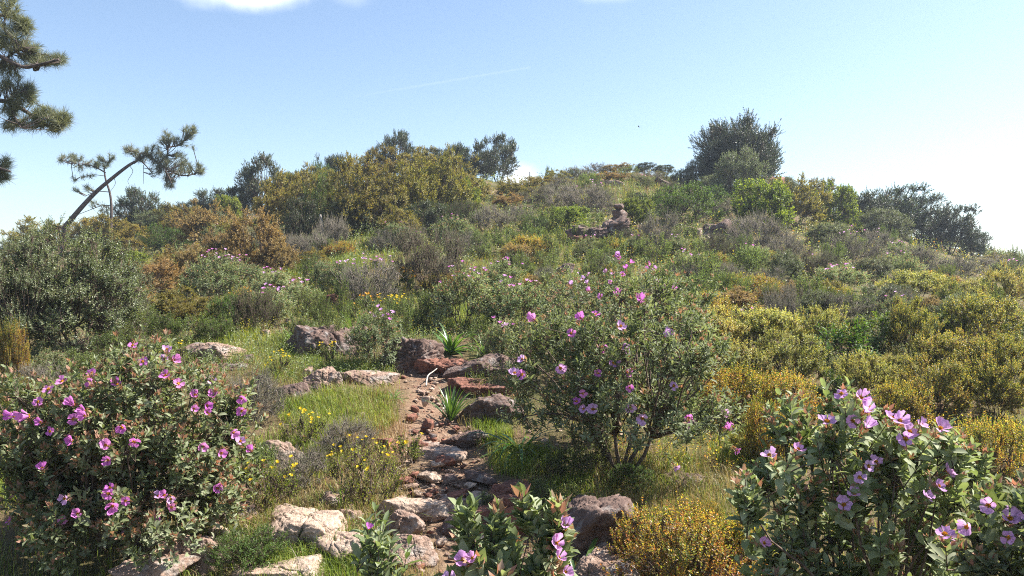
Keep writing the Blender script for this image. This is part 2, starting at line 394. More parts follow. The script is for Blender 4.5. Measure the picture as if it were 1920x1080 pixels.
    if bud:
        pick = r.random(ns) < bud
        if extra is not None and len(extra): pick[-len(extra[0]):] = True
        e, dd = endp[pick], D[pick]; n = len(e); kk = 7
        az = (np.arange(kk) * 2.39996)[None] + r.uniform(0, 6.28, (n, 1))
        rad = U[pick][:, None] * np.cos(az)[..., None] + V[pick][:, None] * np.sin(az)[..., None]
        inc = np.radians(28 + r.normal(size=(n, kk)) * 18)[..., None]
        X = dd[:, None] * np.cos(inc) + rad * np.sin(inc); Zn = dd[:, None] * np.sin(inc) - rad * np.cos(inc)
        pp = e[:, None] + rad * bud_size * .25 + rvec(r, n * kk).reshape(n, kk, 3) * bud_size * .35
        s = bud_size * r.uniform(.7, 1.3, n * kk)
        if bud_each:
            for i in range(n):
                bm = MB(); bm.inst(*SEPAL, pp[i], X[i], Zn[i], s[i * kk:(i + 1) * kk], s[i * kk:(i + 1) * kk] * .55); res['bud_cluster%d' % i] = bm.mesh(name + '_bud', M['bud'])
        else:
            bm = MB(); bm.inst(*SEPAL, pp.reshape(-1, 3), X.reshape(-1, 3), Zn.reshape(-1, 3), s, s * .55)
            res['buds'] = bm.mesh(name + '_buds', M['bud'])
    return res, (endp, D)

# ------------------------------------------------------------------ flowers
def flower_mesh(seed, mat, R_=.026, cup=.3, nu=5, nv=5, petals=5):
    r = np.random.default_rng(seed); mb = MB()
    for k in range(petals):
        a0 = k * 2 * math.pi / petals + r.normal() * .14; V = []; cu = cup + r.normal() * .16; pl_ = r.uniform(.8, 1.1); ph = r.uniform(0, 6)
        for i in range(nu):
            s = i / (nu - 1)
            for j in range(nv):
                w = (j / (nv - 1) - .5) * 2
                wid = math.sin(min(1, .12 + s * .95) * math.pi * .62) * .62
                rr = R_ * pl_ * (.08 + .95 * s * (1 - .14 * w * w + .07 * math.sin(w * 4 + ph))); a = a0 + w * wid
                z = R_ * (cu * s + .22 * s * s * cu) + R_ * .12 * s * math.sin(w * 4.4 + ph) + r.normal() * R_ * .05 * s + R_ * .02 * (k % 2)
                V.append((rr * math.cos(a), rr * math.sin(a), z))
        mb.add(V, [(i * nv + j, i * nv + j + 1, (i + 1) * nv + j + 1, (i + 1) * nv + j) for i in range(nu - 1) for j in range(nv - 1)])
    pm = mb.mesh('flower_petals', mat, True)
    cb = MB(); n = 34
    dv = unit(np.stack([r.normal(size=n), r.normal(size=n), np.abs(r.normal(size=n)) * 1.1 + .3], -1))
    twigs(cb, np.tile([[0, 0, R_ * .03]], (n, 1)), dv * R_ * .36, R_ * .02, R_ * .055)
    V = []; 
    for i in range(3):
        for j in range(8): V.append((R_ * .2 * math.cos(i * .7) * math.cos(j * .785), R_ * .2 * math.cos(i * .7) * math.sin(j * .785), R_ * (.05 + .2 * math.sin(i * .7))))
    cb.add(V, [(i * 8 + j, i * 8 + (j + 1) % 8, (i + 1) * 8 + (j + 1) % 8, (i + 1) * 8 + j) for i in range(2) for j in range(8)] + [tuple(range(16, 24))])
    return pm, cb.mesh('flower_stamens', M['stamen'])
FLOWERS = [flower_mesh(i, M['petal'], cup=c) for i, c in enumerate((.1, .25, .4, .6, .85, 1.5))] + [flower_mesh(9 + i, M['petal2'], cup=c) for i, c in enumerate((.2, .4, .6, .9, 1.6))]
SMALLF = [flower_mesh(20 + i, M['petal'], .026, c, 3, 3)[0] for i, c in enumerate((.3, .6))] + [flower_mesh(25, M['petal2'], .026, .5, 3, 3)[0]]
YELF = [flower_mesh(30 + i, M['yellow'], .013, c, 3, 3, 5)[0] for i, c in enumerate((.4, .8))]
ORF = [flower_mesh(36 + i, M['orange'], .015, c, 3, 3, 5)[0] for i, c in enumerate((.4, .9))]
WHIF = [flower_mesh(40, M['white'], .015, .2, 3, 3, 5)[0]]

def orient(o, d, r):
    from mathutils import Vector
    o.rotation_mode = 'QUATERNION'
    q = Vector((0, 0, 1)).rotation_difference(Vector(d)); 
    from mathutils import Quaternion
    o.rotation_quaternion = q @ Quaternion((0, 0, 1), r.uniform(0, 6.28))

def put_flower(parent, pos, d, r, hero=True, pool=None, size=1.0, stam=True):
    if hero:
        pm, cm = (pool or FLOWERS)[int(r.integers(len(pool or FLOWERS)))]
        o = link('flower', pm, parent); 
        if stam: link('stamens', cm, o)
    else:
        pool = pool or SMALLF; o = link('flower', pool[int(r.integers(len(pool)))], parent)
    o.location = pos; orient(o, d, r); o.scale = (size,) * 3
    return o

THINGS = []      # (object, look, zone, px, cat, group, explicit label)
def root(name, loc, px, row, look, cat, group=None, zone=None, label=None, rz=0, s=(1, 1, 1)):
    o = bpy.data.objects.new(name, None); C.objects.link(o); o.empty_display_size = .2
    o.location = loc; o.rotation_euler = (0, 0, rz); o.scale = s
    THINGS.append([o, look, zone, px, row, cat, group, label]); return o
exec_order = []

# ------------------------------------------------------------------ ground
def axis(lo, hi, step, grow, far):
    a = list(np.arange(lo, hi + 1e-6, step)); s = step
    while a[-1] < far: s *= grow; a.append(a[-1] + s)
    s = step
    while a[0] > -far: s *= grow; a.insert(0, a[0] - s)
    return np.array(a)
gx = axis(-4.5, 4.5, .055, 1.065, 3000); gy = axis(1.8, 9.5, .055, 1.05, 3000)
GX, GY = np.meshgrid(gx, gy); GZ = ground(GX, GY); PD = path_dist(GX, GY)
wob = fbm(np.stack([GX, GY, 0 * GX], -1) * 2.2, 31, 3) * .5
pm_ = np.clip(1.35 - PD - wob * .8, 0, 1)
GZ = GZ - .04 * pm_
nx, ny = len(gx), len(gy)
V = np.stack([GX, GY, GZ], -1).reshape(-1, 3)
i = (np.arange(ny - 1)[:, None] * nx + np.arange(nx - 1)[None]).ravel()
gm = MB(); gm.v.append(V); gm.n = len(V)
gm.li.append(np.stack([i, i + 1, i + nx + 1, i + nx], -1).ravel()); gm.lt.append(np.full(len(i), 4)); gm.m.append(np.zeros(len(i), int))
m, nt, N = newmat('hillside_soil'); L = nt.links.new
ge = N('ShaderNodeNewGeometry'); at_ = N('ShaderNodeAttribute', attribute_name='path')
def nz(sc_, d=4.0, ro=.6):
    n = N('ShaderNodeTexNoise', ins={'Scale': sc_, 'Detail': d, 'Roughness': ro}); L(ge.outputs['Position'], n.inputs['Vector']); return n
n1, n2, n3 = nz(1.1), nz(14, 5, .7), nz(60, 4, .7)
r1 = ramp(N, [(.085, .095, .025), (.12, .105, .045), (.17, .12, .07), (.15, .085, .055)], [.3, .45, .58, .72]); L(n1.outputs['Fac'], r1.inputs[0])
r2 = ramp(N, [(.21, .115, .078), (.28, .18, .125), (.37, .265, .19)], [.3, .5, .72]); L(n2.outputs['Fac'], r2.inputs[0])
mx = N('ShaderNodeMix', data_type='RGBA'); L(at_.outputs['Fac'], mx.inputs[0]); L(r1.outputs[0], mx.inputs[6]); L(r2.outputs[0], mx.inputs[7])
r3 = ramp(N, [(.6, .6, .58), (1.2, 1.18, 1.15)], [.3, .7]); L(n3.outputs['Fac'], r3.inputs[0])
m2 = N('ShaderNodeMix', data_type='RGBA', blend_type='MULTIPLY', ins={0: 1.0}); L(mx.outputs[2], m2.inputs[6]); L(r3.outputs[0], m2.inputs[7])
bs = N('ShaderNodeBsdfPrincipled', ins={'Roughness': .9, 'Specular IOR Level': .15}); L(m2.outputs[2], bs.inputs['Base Color'])
hs = N('ShaderNodeMath', operation='ADD'); L(n2.outputs['Fac'], hs.inputs[0]); L(n3.outputs['Fac'], hs.inputs[1])
bp = N('ShaderNodeBump', ins={'Strength': .9, 'Distance': .03}); L(hs.outputs[0], bp.inputs['Height']); L(bp.outputs[0], bs.inputs['Normal'])
out = N('ShaderNodeOutputMaterial'); L(bs.outputs[0], out.inputs[0])
gme = gm.mesh('ground', m, True)
a = gme.attributes.new('path', 'FLOAT', 'POINT'); a.data.foreach_set('value', pm_.ravel().astype(np.float32))
tag(link('ground', gme), 'reddish soil of the hillside with a worn stony footpath', kind='structure')

# ------------------------------------------------------------------ rocks
def ico(n):
    t = (1 + 5 ** .5) / 2
    v = [(-1, t, 0), (1, t, 0), (-1, -t, 0), (1, -t, 0), (0, -1, t), (0, 1, t), (0, -1, -t), (0, 1, -t), (t, 0, -1), (t, 0, 1), (-t, 0, -1), (-t, 0, 1)]
    f = [(0, 11, 5), (0, 5, 1), (0, 1, 7), (0, 7, 10), (0, 10, 11), (1, 5, 9), (5, 11, 4), (11, 10, 2), (10, 7, 6), (7, 1, 8), (3, 9, 4), (3, 4, 2), (3, 2, 6), (3, 6, 8), (3, 8, 9), (4, 9, 5), (2, 4, 11), (6, 2, 10), (8, 6, 7), (9, 8, 1)]
    v = [np.array(p, float) / np.linalg.norm(p) for p in v]
    for _ in range(n):
        mid = {}; g = []
        def mp(a, b):
            k = (min(a, b), max(a, b))
            if k not in mid:
                p = v[a] + v[b]; v.append(p / np.linalg.norm(p)); mid[k] = len(v) - 1
            return mid[k]
        for a, b, c in f:
            x, y, z = mp(a, b), mp(b, c), mp(c, a); g += [(a, x, z), (b, y, x), (c, z, y), (x, y, z)]
        f = g
    return np.array(v), np.array(f)
ICO = {n: ico(n) for n in (2, 3, 4, 5)}
def rock_mesh(name, seed, sx, sy, sz, mat, res=4, planes=13, rough=.05, strata=0.0, flat=0.0):
    r = np.random.default_rng(seed); n, f = ICO[res]
    pl = rvec(r, planes); h = r.uniform(.62, 1.0, planes)
    pl = np.concatenate([pl, [[r.normal() * .12, r.normal() * .12, 1]]]); h = np.append(h, .72 - flat * .2); pl = unit(pl)
    q = np.maximum(n @ pl.T, 0) / h; k = 34
    rad = 1 / np.maximum((q ** k).sum(1) ** (1 / k), .6)
    p = n * rad[:, None]
    P = p * np.array([sx, sy, sz])
    s = max(sx, sy, sz)
    p0 = P / s + seed * 1.37
    dsp = fbm(p0 * 2.2, seed % 97, 5, .55) * rough * 2.2
    rid = 1 - np.abs(fbm(p0 * 3.1, seed % 89 + 3, 4, .6)); dsp -= np.clip(rid - .85, 0, 1) * rough * 6
    if strata:
        ax = unit(np.array([r.normal() * .4, r.normal() * .3, 1.0])); lay = (p0 @ ax) * 9 + fbm(p0 * 2.5, 5, 3) * 1.1
        saw = np.abs((lay % 1) - .5) * 2; dsp -= strata * (saw > .72) * 1.0 + strata * .5 * noise3(np.stack([np.floor(lay), 0 * lay, 0 * lay], -1) * 3.7, 2)
    for c in range(3 if res > 3 else 0):     # fractures: a narrow cleft and a small step across it
        cn = unit(r.normal(size=3) * np.array([1, 1, .5])); dist = p0 @ cn - (seed * 1.37 * cn.sum()) - r.normal() * .22 + .06 * fbm(p0 * 3, 11 + c, 2)
        dsp = dsp - .075 * np.exp(-(dist / .022) ** 2) + .035 * (dist > 0) * r.choice([-1, 1])
    P = P + n * (dsp * (sx + sy + sz) / 3)[:, None]
    mb = MB(); mb.v.append(P); mb.n = len(P); mb.li.append(f.ravel()); mb.lt.append(np.full(len(f), 3)); mb.m.append(np.zeros(len(f), int))
    me = mb.mesh(name, M[mat], False); return me
ROCKS = []
def rock(px, row, w, h, mat, label, name='rock', depth=.8, rz=None, res=None, sink=.28, d=None, strata=.018, rough=.045, tilt=0.0, flat=.0, planes=13, z0=None, seed=None):
    seed = seed if seed is not None else len(ROCKS) * 7 + 13; r = np.random.default_rng(seed)
    if d is None: p = at(px, row)[0]
    else: p = np.array([(px - 960) / F * d, d, 0]); p[2] = ground(p[0], p[1])
    d = p[1]; W = w * d / F; H = h * d / F * (.7 if row > 640 and z0 is None else 1); sink = min(.7, sink + (.08 if row > 640 else 0))
    if res is None: res = 5 if w > 60 and d < 12 else (4 if w > 24 else 3)
    sz = H / (1 - sink) / 1.44 ; sx = W / 2 / .86; sy = sx * depth
    o = link(name, rock_mesh(name, seed, sx, sy, sz, mat, res, planes, rough, strata, flat))
    zc = p[2] + sz * .72 * (1 - 2 * sink) if z0 is None else z0
    o.location = (p[0], p[1] + sy * .55, zc); o.rotation_euler = (0, tilt, r.uniform(-.35, .35) if rz is None else rz)
    ROCKS.append(o)
    if z0 is None: o.location.z = float(ground(o.location.x, o.location.y)) * .6 + p[2] * .4 + sz * .72 * (1 - 2 * sink)
    THINGS.append([o, None, None, px, row, 'rock', None, label]); return o

rock(560, 1030, 165, 66, 'rock_tan', 'largest pale beige flat slab beside the path, small dark bush at its front edge', flat=1, sink=.4, depth=1.0, rough=.03, seed=101)
rock(632, 1052, 90, 50, 'rock_tan', 'pale cracked slab between the largest beige slab and the single rockrose shoot', flat=1, sink=.4, rough=.035, seed=102)
rock(545, 1092, 125, 42, 'rock_tan', 'pale slab at the lower photo edge below the largest beige slab', flat=1, sink=.35, depth=.7, rough=.04, seed=103)
rock(366, 1066, 86, 62, 'rock_pink', 'rounded pinkish boulder right of the big magenta rockrose foot', sink=.25, planes=9, seed=104)
rock(268, 1090, 100, 50, 'rock_pink', 'pinkish boulder at the photo edge below the big magenta rockrose', sink=.25, planes=10, seed=105)
rock(412, 1012, 34, 26, 'rock_tan', 'small pale stone above the rounded pinkish boulder', seed=106)
rock(418, 975, 62, 26, 'rock_pink', 'flat pink stone under the right edge of the magenta rockrose', flat=1, seed=107)
rock(757, 1012, 74, 52, 'rock_pink', 'upper block of the cracked grey pink boulder behind the single rockrose shoot', rough=.04, seed=108)
rock(762, 1058, 78, 50, 'rock_pink', 'lower block of the cracked grey pink boulder beside the single rockrose shoot', rough=.04, seed=109)
rock(778, 968, 136, 32, 'rock_tan', 'long pale wedge shaped slab lying across the path', flat=.6, depth=.45, sink=.3, tilt=.08, rough=.035, seed=110)
rock(855, 960, 80, 24, 'rock_pink', 'grey pink stone touching the right end of the wedge slab', depth=.5, seed=111)
rock(893, 945, 34, 20, 'rock_tan', 'small tan stone on the path right of the wedge slab', seed=112)
rock(948, 972, 70, 46, 'rock_red', 'dark red angular block on the path above the front rockrose', seed=113)
rock(963, 1010, 56, 60, 'rock_red', 'orange red broken block just behind the front rockrose', seed=114)
rock(905, 985, 40, 30, 'rock_red', 'small dark red stone left of the red blocks on the path', seed=115)
rock(982, 953, 30, 16, 'rock_tan', 'small flat pale stone above the red blocks on the path', flat=1, seed=116)
rock(962, 930, 76, 18, 'rock_red', 'low reddish ledge in the shade left of the big rockrose trunk', flat=1, seed=117)
rock(1105, 1050, 105, 118, 'rock_dark', 'large dark pitted boulder right of the front rockrose', depth=1.1, sink=.2, rough=.06, planes=10, seed=118)
rock(1128, 1110, 120, 62, 'rock_pink', 'pitted pinkish boulder at the photo edge below the large dark boulder', depth=.8, sink=.2, rough=.06, seed=119)
rock(1160, 992, 40, 66, 'rock_pink', 'upright pink stone standing against the large dark boulder', depth=.7, sink=.12, rz=.4, seed=120)
rock(1245, 1005, 70, 30, 'rock_pink', 'low stone half hidden behind the amber bush', flat=.5, seed=121)
rock(1290, 908, 70, 18, 'rock_dark', 'brown stone in the grass right of the big rockrose trunk', seed=122)
rock(520, 878, 92, 52, 'rock_pink', 'grey pink rock with dry twigs right of the magenta rockrose', rough=.06, seed=123)
rock(445, 980, 80, 34, 'rock_dark', 'dark flat rock in the grass at the right foot of the magenta rockrose', seed=124)
rock(617, 950, 50, 26, 'rock_pink', 'grey stone behind the largest beige slab', seed=125)
rock(655, 985, 46, 24, 'rock_pink', 'small rounded stone right behind the largest beige slab', seed=126)
rock(590, 668, 116, 66, 'rock_dark', 'big dark craggy boulder with strap leaved clumps behind it', depth=.7, rough=.07, seed=127)
rock(655, 655, 76, 50, 'rock_dark', 'purplish rock between the craggy boulder and the small rockrose', rough=.07, seed=128)
rock(396, 672, 104, 34, 'rock_pink', 'long low flaky rock in the grass above the magenta rockrose', depth=.5, strata=.05, seed=129)
rock(352, 668, 50, 26, 'rock_dark', 'dark end stone left of the long low flaky rock', seed=130)
rock(461, 680, 28, 18, 'rock_dark', 'small dark stone right of the long low flaky rock', seed=131)
rock(430, 696, 54, 18, 'rock_dark', 'thin dark stone below the long low flaky rock', flat=1, seed=132)
rock(607, 727, 74, 46, 'rock_pink', 'light pink humped rock in the bright grass', rough=.05, seed=133)
rock(577, 708, 30, 22, 'rock_pink', 'small pale stone at the left shoulder of the pink humped rock', seed=134)
rock(553, 752, 44, 42, 'rock_dark', 'dark purple upright rock at the left end of the bright grass', sink=.2, seed=135)
rock(586, 740, 30, 22, 'rock_dark', 'dark stone between the upright purple rock and pink humped rock', seed=136)
rock(690, 722, 92, 30, 'rock_pink', 'long brownish ledge right of the pink humped rock', depth=.5, strata=.04, seed=137)
rock(770, 692, 92, 70, 'rock_dark', 'fractured dark outcrop right of the small rockrose', depth=.7, strata=.05, rough=.07, seed=138)
rock(832, 700, 80, 30, 'rock_red', 'red earth coloured ledge stepping up the path', strata=.05, rough=.06, seed=139)
rock(898, 704, 110, 40, 'rock_dark', 'dark slanting slab below the leafy strap clump', tilt=-.35, depth=.5, strata=.03, seed=140)
rock(868, 730, 62, 22, 'rock_red', 'red brown block between the slanting slab and the bright strap clump', seed=141)
rock(918, 792, 118, 50, 'rock_dark', 'massive dark boulder at the left side of the big rockrose', tilt=-.18, rough=.06, seed=142)
rock(905, 744, 86, 24, 'rock_red', 'layered reddish slab above the massive dark boulder', strata=.05, flat=.6, seed=143)
rock(872, 833, 84, 26, 'rock_dark', 'dark ridged rock right of the path below the bright strap clump', tilt=-.2, depth=.45, strata=.05, seed=144)
rock(812, 850, 84, 9, 'rock_pink', 'flat smooth pinkish bedrock patch in the path', flat=1, sink=.75, depth=1.3, rough=.02, seed=145)
rock(727, 845, 38, 26, 'rock_red', 'small red brown stone left of the flat bedrock patch', seed=146)
rock(796, 760, 15, 20, 'rock_tan', 'small white topped stone standing on the path', sink=.1, seed=147)
rock(803, 805, 20, 22, 'rock_red', 'small upright red stone on the path below the white topped stone', seed=148)
rock(676, 784, 24, 10, 'rock_tan', 'small flat pale stone in the bright grass', flat=1, seed=149)
rock(838, 878, 28, 14, 'rock_red', 'small reddish stone on the path left of the dark shaded hollow', seed=150)
rock(805, 900, 42, 14, 'rock_tan', 'flat pale stone at the left side of the path', flat=1, seed=151)
rock(898, 907, 46, 14, 'rock_dark', 'dark stone in the shade of the big rockrose', seed=152)
rock(770, 787, 24, 12, 'rock_red', 'small dark red stone at the left path edge', seed=153)
rock(1130, 462, 136, 40, 'rock_dark', 'big dark layered outcrop under the cairn on the upper slope', strata=.07, depth=.8, tilt=-.22, rough=.08, res=5, seed=154)
rock(1092, 462, 44, 18, 'rock_red', 'reddish toe of the layered outcrop', strata=.05, seed=155)
rock(1350, 452, 78, 30, 'rock_dark', 'dark rock band right of the round green broom on the upper slope', strata=.05, rough=.08, seed=156)
rock(1300, 446, 36, 20, 'rock_pink', 'pinkish stone at the left end of the dark rock band', seed=157)
rock(1452, 352, 64, 36, 'rock_red', 'red rock peeping out beside the hilltop tree', d=33, sink=.1, seed=158)
rock(1062, 520, 26, 26, 'rock_dark', 'dark stone in the dry grass left of the flowering rockrose on the slope', seed=159)
rock(1006, 528, 24, 10, 'rock_pink', 'small pinkish stone in the yellow grass of the slope', seed=160)
rock(1028, 548, 30, 8, 'rock_tan', 'flat pale stone in the yellow grass of the slope', flat=1, seed=161)
rock(1296, 604, 32, 30, 'rock_dark', 'purplish rock at the upper edge of the golden bushes', seed=162)
rock(628, 522, 44, 18, 'rock_dark', 'dark flat rock in the green clearing of the left slope', seed=163)
rock(712, 503, 22, 18, 'rock_dark', 'dark stone left of the large dark round bush', seed=164)
rock(892, 396, 56, 14, 'rock_dark', 'dark ledge above the bluish broom on the upper slope', seed=165)
rock(955, 402, 24, 18, 'rock_pink', 'pink stone right of the bluish broom', seed=166)
rock(920, 448, 20, 10, 'rock_dark', 'small dark stone below the bluish broom', seed=167)
rock(1240, 352, 26, 12, 'rock_dark', 'dark stone on the grassy summit', seed=168)
rock(1197, 374, 12, 12, 'rock_dark', 'small dark stone on the slope below the summit', seed=169)
rock(1140, 352, 40, 12, 'rock_pink', 'pale pink slab on the slope below the summit', flat=1, seed=170)
rock(1490, 505, 36, 18, 'rock_pink', 'pale pinkish stone among grey shrubs right of the rock band', seed=171)
rock(540, 612, 16, 14, 'rock_pink', 'small pink stone among flowering shrubs left of the strap clumps', seed=172)
rock(496, 636, 24, 14, 'rock_pink', 'small pinkish stone in the grass above the craggy boulder', seed=173)
rock(612, 575, 24, 20, 'rock_red', 'small red stone on the left slope above the strap clumps', seed=174)
r = np.random.default_rng(41)
for k, (px, row, w, h) in enumerate([(842, 905, 22, 10), (828, 862, 16, 8), (786, 838, 20, 8), (812, 822, 14, 8), (780, 770, 12, 6), (862, 935, 28, 12), (846, 990, 34, 14), (920, 1010, 32, 16), (760, 905, 26, 10)]):
    rock(px, row, w, h * 1.3, 'rock_red' if k % 3 else 'rock_dark', None, flat=.6, sink=.4, seed=400 + k, strata=.04, planes=9, res=3)
    THINGS[-1][1:3] = ['small red-brown angular stone', 'embedded in the footpath']; THINGS[-1][6] = 'small stones in the footpath'
# cairn of three stones on the outcrop, backlit shade put into their dark colour
oc = next(o for o in ROCKS if o['label'] if False) if False else None
cb_ = pix(1158, 412, 0.0)
do_ = at(1130, 462)[0][1] + .9
p_ = pix(1160, 414, do_)
for k, (w, h, mt, lb) in enumerate(((.40, .22, 'rock_dark', 'bottom shade-darkened stone of the cairn on the layered outcrop'), (.30, .20, 'rock_dark', 'middle shade-darkened stone of the cairn on the layered outcrop'), (.22, .16, 'rock_dark', 'top shade-darkened stone of the cairn on the layered outcrop'))):
    o = link('cairn_stone', rock_mesh('cairn_stone', 300 + k, w / 2 / .8, w / 2 / .8, h / 2 / .75, mt, 3))
    o.location = (p_[0] + (.02, -.02, .01)[k], p_[1], p_[2] + (0, .19, .35)[k]); THINGS.append([o, None, None, 1160, 400, 'rock', 'stones of the cairn', lb])

# ------------------------------------------------------------------ shrubs: kinds on the slope
def fam(name, n, seed, **k): return [bush(name, seed + i, mat=k['mat'], **{a: b for a, b in k.items() if a != 'mat'}) for i in range(n)]
K = {}   # kind -> (nominal W, H, meshes, name, category)
def kind(key, obj, cat, W, H, n=3, seed=0, **k): K[key] = (W, H, fam(obj, n, seed, W=W, H=H, **k), obj, cat)
kind('rr', 'rockrose_bush', 'rockrose', .95, .85, 4, 100, mat='rockrose', n_cl=52, n_sh=12, n_lf=12, sh_len=.12, leaf=(.042, .017), cl_r=.13, bud=.35, whorl=True, lump=.3, stem_r=.010, nstems=6, up=.8, base=.08)
kind('gold', 'golden_shrub', 'shrub', 1.2, .75, 4, 120, mat='golden', n_cl=80, n_sh=18, n_lf=13, sh_len=.10, leaf=(.026, .017), cl_r=.085, lump=.5, up=.9, rnd=.5, base=.06, stem_r=.010, nstems=8, inner=.3)
kind('goldgreen', 'olive_gold_shrub', 'shrub', 1.2, .85, 4, 260, mat='goldgreen', n_cl=80, n_sh=18, n_lf=13, sh_len=.11, leaf=(.028, .017), cl_r=.085, lump=.5, up=.8, rnd=.5, base=.04, stem_r=.010, nstems=8, inner=.3)
kind('amber', 'amber_shrub', 'shrub', 1.1, .55, 3, 130, mat='amber', n_cl=85, n_sh=13, n_lf=13, sh_len=.11, leaf=(.024, .015), cl_r=.10, lump=.4, up=1.3, base=.0, stem_r=.008, nstems=9, inner=.35)
kind('rust', 'rust_shrub', 'shrub', 1.9, 1.7, 3, 140, mat='rust', n_cl=95, n_sh=17, n_lf=11, sh_len=.15, leaf=(.045, .03), cl_r=.085, lump=.45, up=.3, rnd=.6, base=.0, stem_r=.02, twr=.004)
kind('oak', 'oak_shrub', 'shrub', 2.0, 1.9, 4, 150, mat='oak', n_cl=90, n_sh=17, n_lf=11, sh_len=.16, leaf=(.055, .036), cl_r=.085, lump=.5, up=.3, rnd=.6, base=.0, stem_r=.025, twr=.004)
kind('lime', 'lime_shrub', 'shrub', 1.5, 1.4, 3, 160, mat='lime', n_cl=75, n_sh=15, n_lf=10, sh_len=.16, leaf=(.055, .038), cl_r=.095, lump=.5, base=.0, up=.3, rnd=.6, stem_r=.02, twr=.004)
kind('green', 'green_shrub', 'shrub', 1.5, 1.2, 3, 170, mat='green', n_cl=75, n_sh=12, n_lf=11, sh_len=.17, leaf=(.045, .022), cl_r=.11, lump=.3, base=.0, stem_r=.016, up=1.0, twr=.003)
kind('olive', 'grey_green_shrub', 'shrub', 1.9, 1.75, 3, 180, mat='olive', n_cl=165, n_sh=17, n_lf=13, sh_len=.15, leaf=(.036, .016), cl_r=.08, lump=.4, up=.35, rnd=.6, base=-.02, stem_r=.02, twr=.003)
kind('dark', 'evergreen_shrub', 'shrub', 2.0, 1.8, 4, 190, mat='evergreen', n_cl=105, n_sh=17, n_lf=11, sh_len=.15, leaf=(.05, .026), cl_r=.09, lump=.5, up=.35, rnd=.6, base=-.02, stem_r=.025, twr=.004)
kind('grey', 'dry_grey_shrub', 'shrub', 1.1, .9, 4, 210, mat='grey', n_cl=54, n_sh=13, n_lf=9, sh_len=.2, leaf=(.028, .008), cl_r=.13, lump=.35, base=.0, stem_r=.010, up=1.0, bark='twig', twr=.0035)
kind('heath', 'dark_heath_bush', 'shrub', 1.5, 1.3, 3, 220, mat='olive', n_cl=70, n_sh=20, n_lf=12, sh_len=.26, leaf=(.026, .006), cl_r=.12, lump=.2, base=.0, stem_r=.012, up=1.6, out=.6, rnd=.3, ang=(28, 12), twr=.003)
kind('broom', 'green_broom_bush', 'broom', 1.0, .9, 3, 230, mat='green', n_cl=44, n_sh=16, n_lf=11, sh_len=.3, leaf=(.04, .006), cl_r=.12, lump=.2, base=.0, stem_r=.010, up=1.8, out=.55, rnd=.22, ang=(16, 8), twr=.0035)
kind('narrow', 'narrow_leaved_cistus', 'cistus', .55, .55, 5, 240, mat='narrow', n_cl=15, n_sh=9, n_lf=14, sh_len=.17, leaf=(.046, .009), cl_r=.15, lump=.4, base=.05, stem_r=.006, up=1.5, out=.5, rnd=.3, ang=(46, 12), whorl=True)
kind('bigleaf', 'broad_leaved_sapling', 'shrub', .6, .7, 3, 250, mat='green', n_cl=12, n_sh=6, n_lf=10, sh_len=.24, leaf=(.10, .026), cl_r=.16, lump=.4, base=.05, stem_r=.008, up=1.6, out=.5, rnd=.3, ang=(55, 14), tmpl=LEAF8)

SZ = lambda h: ''
CNT = [0]
def place(key, px, row, w, h, look, zone, d=None, fl=0, flp=None, group=None, label=None, fsize=1.0, cat=None, name=None, tilt=True):
    W, H, vs, nm, ct = K[key]; CNT[0] += 1; r = np.random.default_rng(CNT[0] * 31 + 7)
    if d is None: p = at(px, row)[0]
    else: p = np.array([(px - 960) / F * d, d, 0.]); p[2] = ground(p[0], p[1])
    d = p[1]; sx = w * d / F / W; sz = h * d / F / H
    mesh, (tips, dirs) = vs[int(r.integers(len(vs)))]
    sy = sx * r.uniform(.85, 1.15)
    o = root(name or nm, (p[0], p[1] + .25 * W * sx * (1 if d > 6 else .5), 0), px, row, look, cat or ct, group, zone, label, r.uniform(0, 6.28), (sx, sy, sz))
    o.location.z = float(ground(o.location.x, o.location.y))
    for k, me in mesh.items(): link({'buds': 'bud_clusters'}.get(k, k), me, o)
    if fl:
        top = np.argsort(-(dirs[:, 2] * .6 + tips[:, 2] / H + r.random(len(tips)) * .9))[:fl]
        for t in top:
            f = put_flower(o, tips[t] + dirs[t] * .01, unit(dirs[t] + np.array([.1, 0, .5])), r, False, flp, 1.0)
            f.scale = (fsize / sx, fsize / sx, fsize / sz)
    return o

LOOK = dict(rr='grey-green rockrose with pink flowers', gold='golden yellow small-leaved bush', goldgreen='olive green bush with yellow tips', amber='amber and green low bush', rust='rust orange rounded shrub',
 oak='olive yellow bushy shrub', lime='lime green leafy shrub', green='fresh green shrub', olive='silvery grey-green shrub', dark='dark evergreen shrub',
 grey='dry grey twiggy shrub', heath='dark fine-leaved round bush', broom='green brushy broom', narrow='upright narrow-leaved green cistus', bigleaf='green sapling with long broad leaves')
GRP = dict(rr='rockroses on the slope', goldgreen='yellow-tipped olive bushes', gold='golden bushes', amber='amber bushes', rust='rust coloured shrubs', oak='olive yellow shrubs', lime='lime green shrubs', green='fresh green shrubs',
 olive='grey-green shrubs', dark='dark evergreen shrubs', grey='dry grey shrubs', heath='dark round bushes', broom='green brooms', narrow='narrow-leaved cistus plants', bigleaf='broad-leaved saplings')
def row_of(zone, lst):
    for e in lst:
        k, px, row, w, h = e[:5]; h *= {'on the left skyline': 1.2, 'beside the leaning pine': 1.25, 'in the upper left thicket': 1.06, 'on the right skyline': 1.08}.get(zone, 1); x = e[5] if len(e) > 5 else {}
        place(k, px, row, w, h, x.pop('look', LOOK[k]), zone, group=GRP[k], **x)

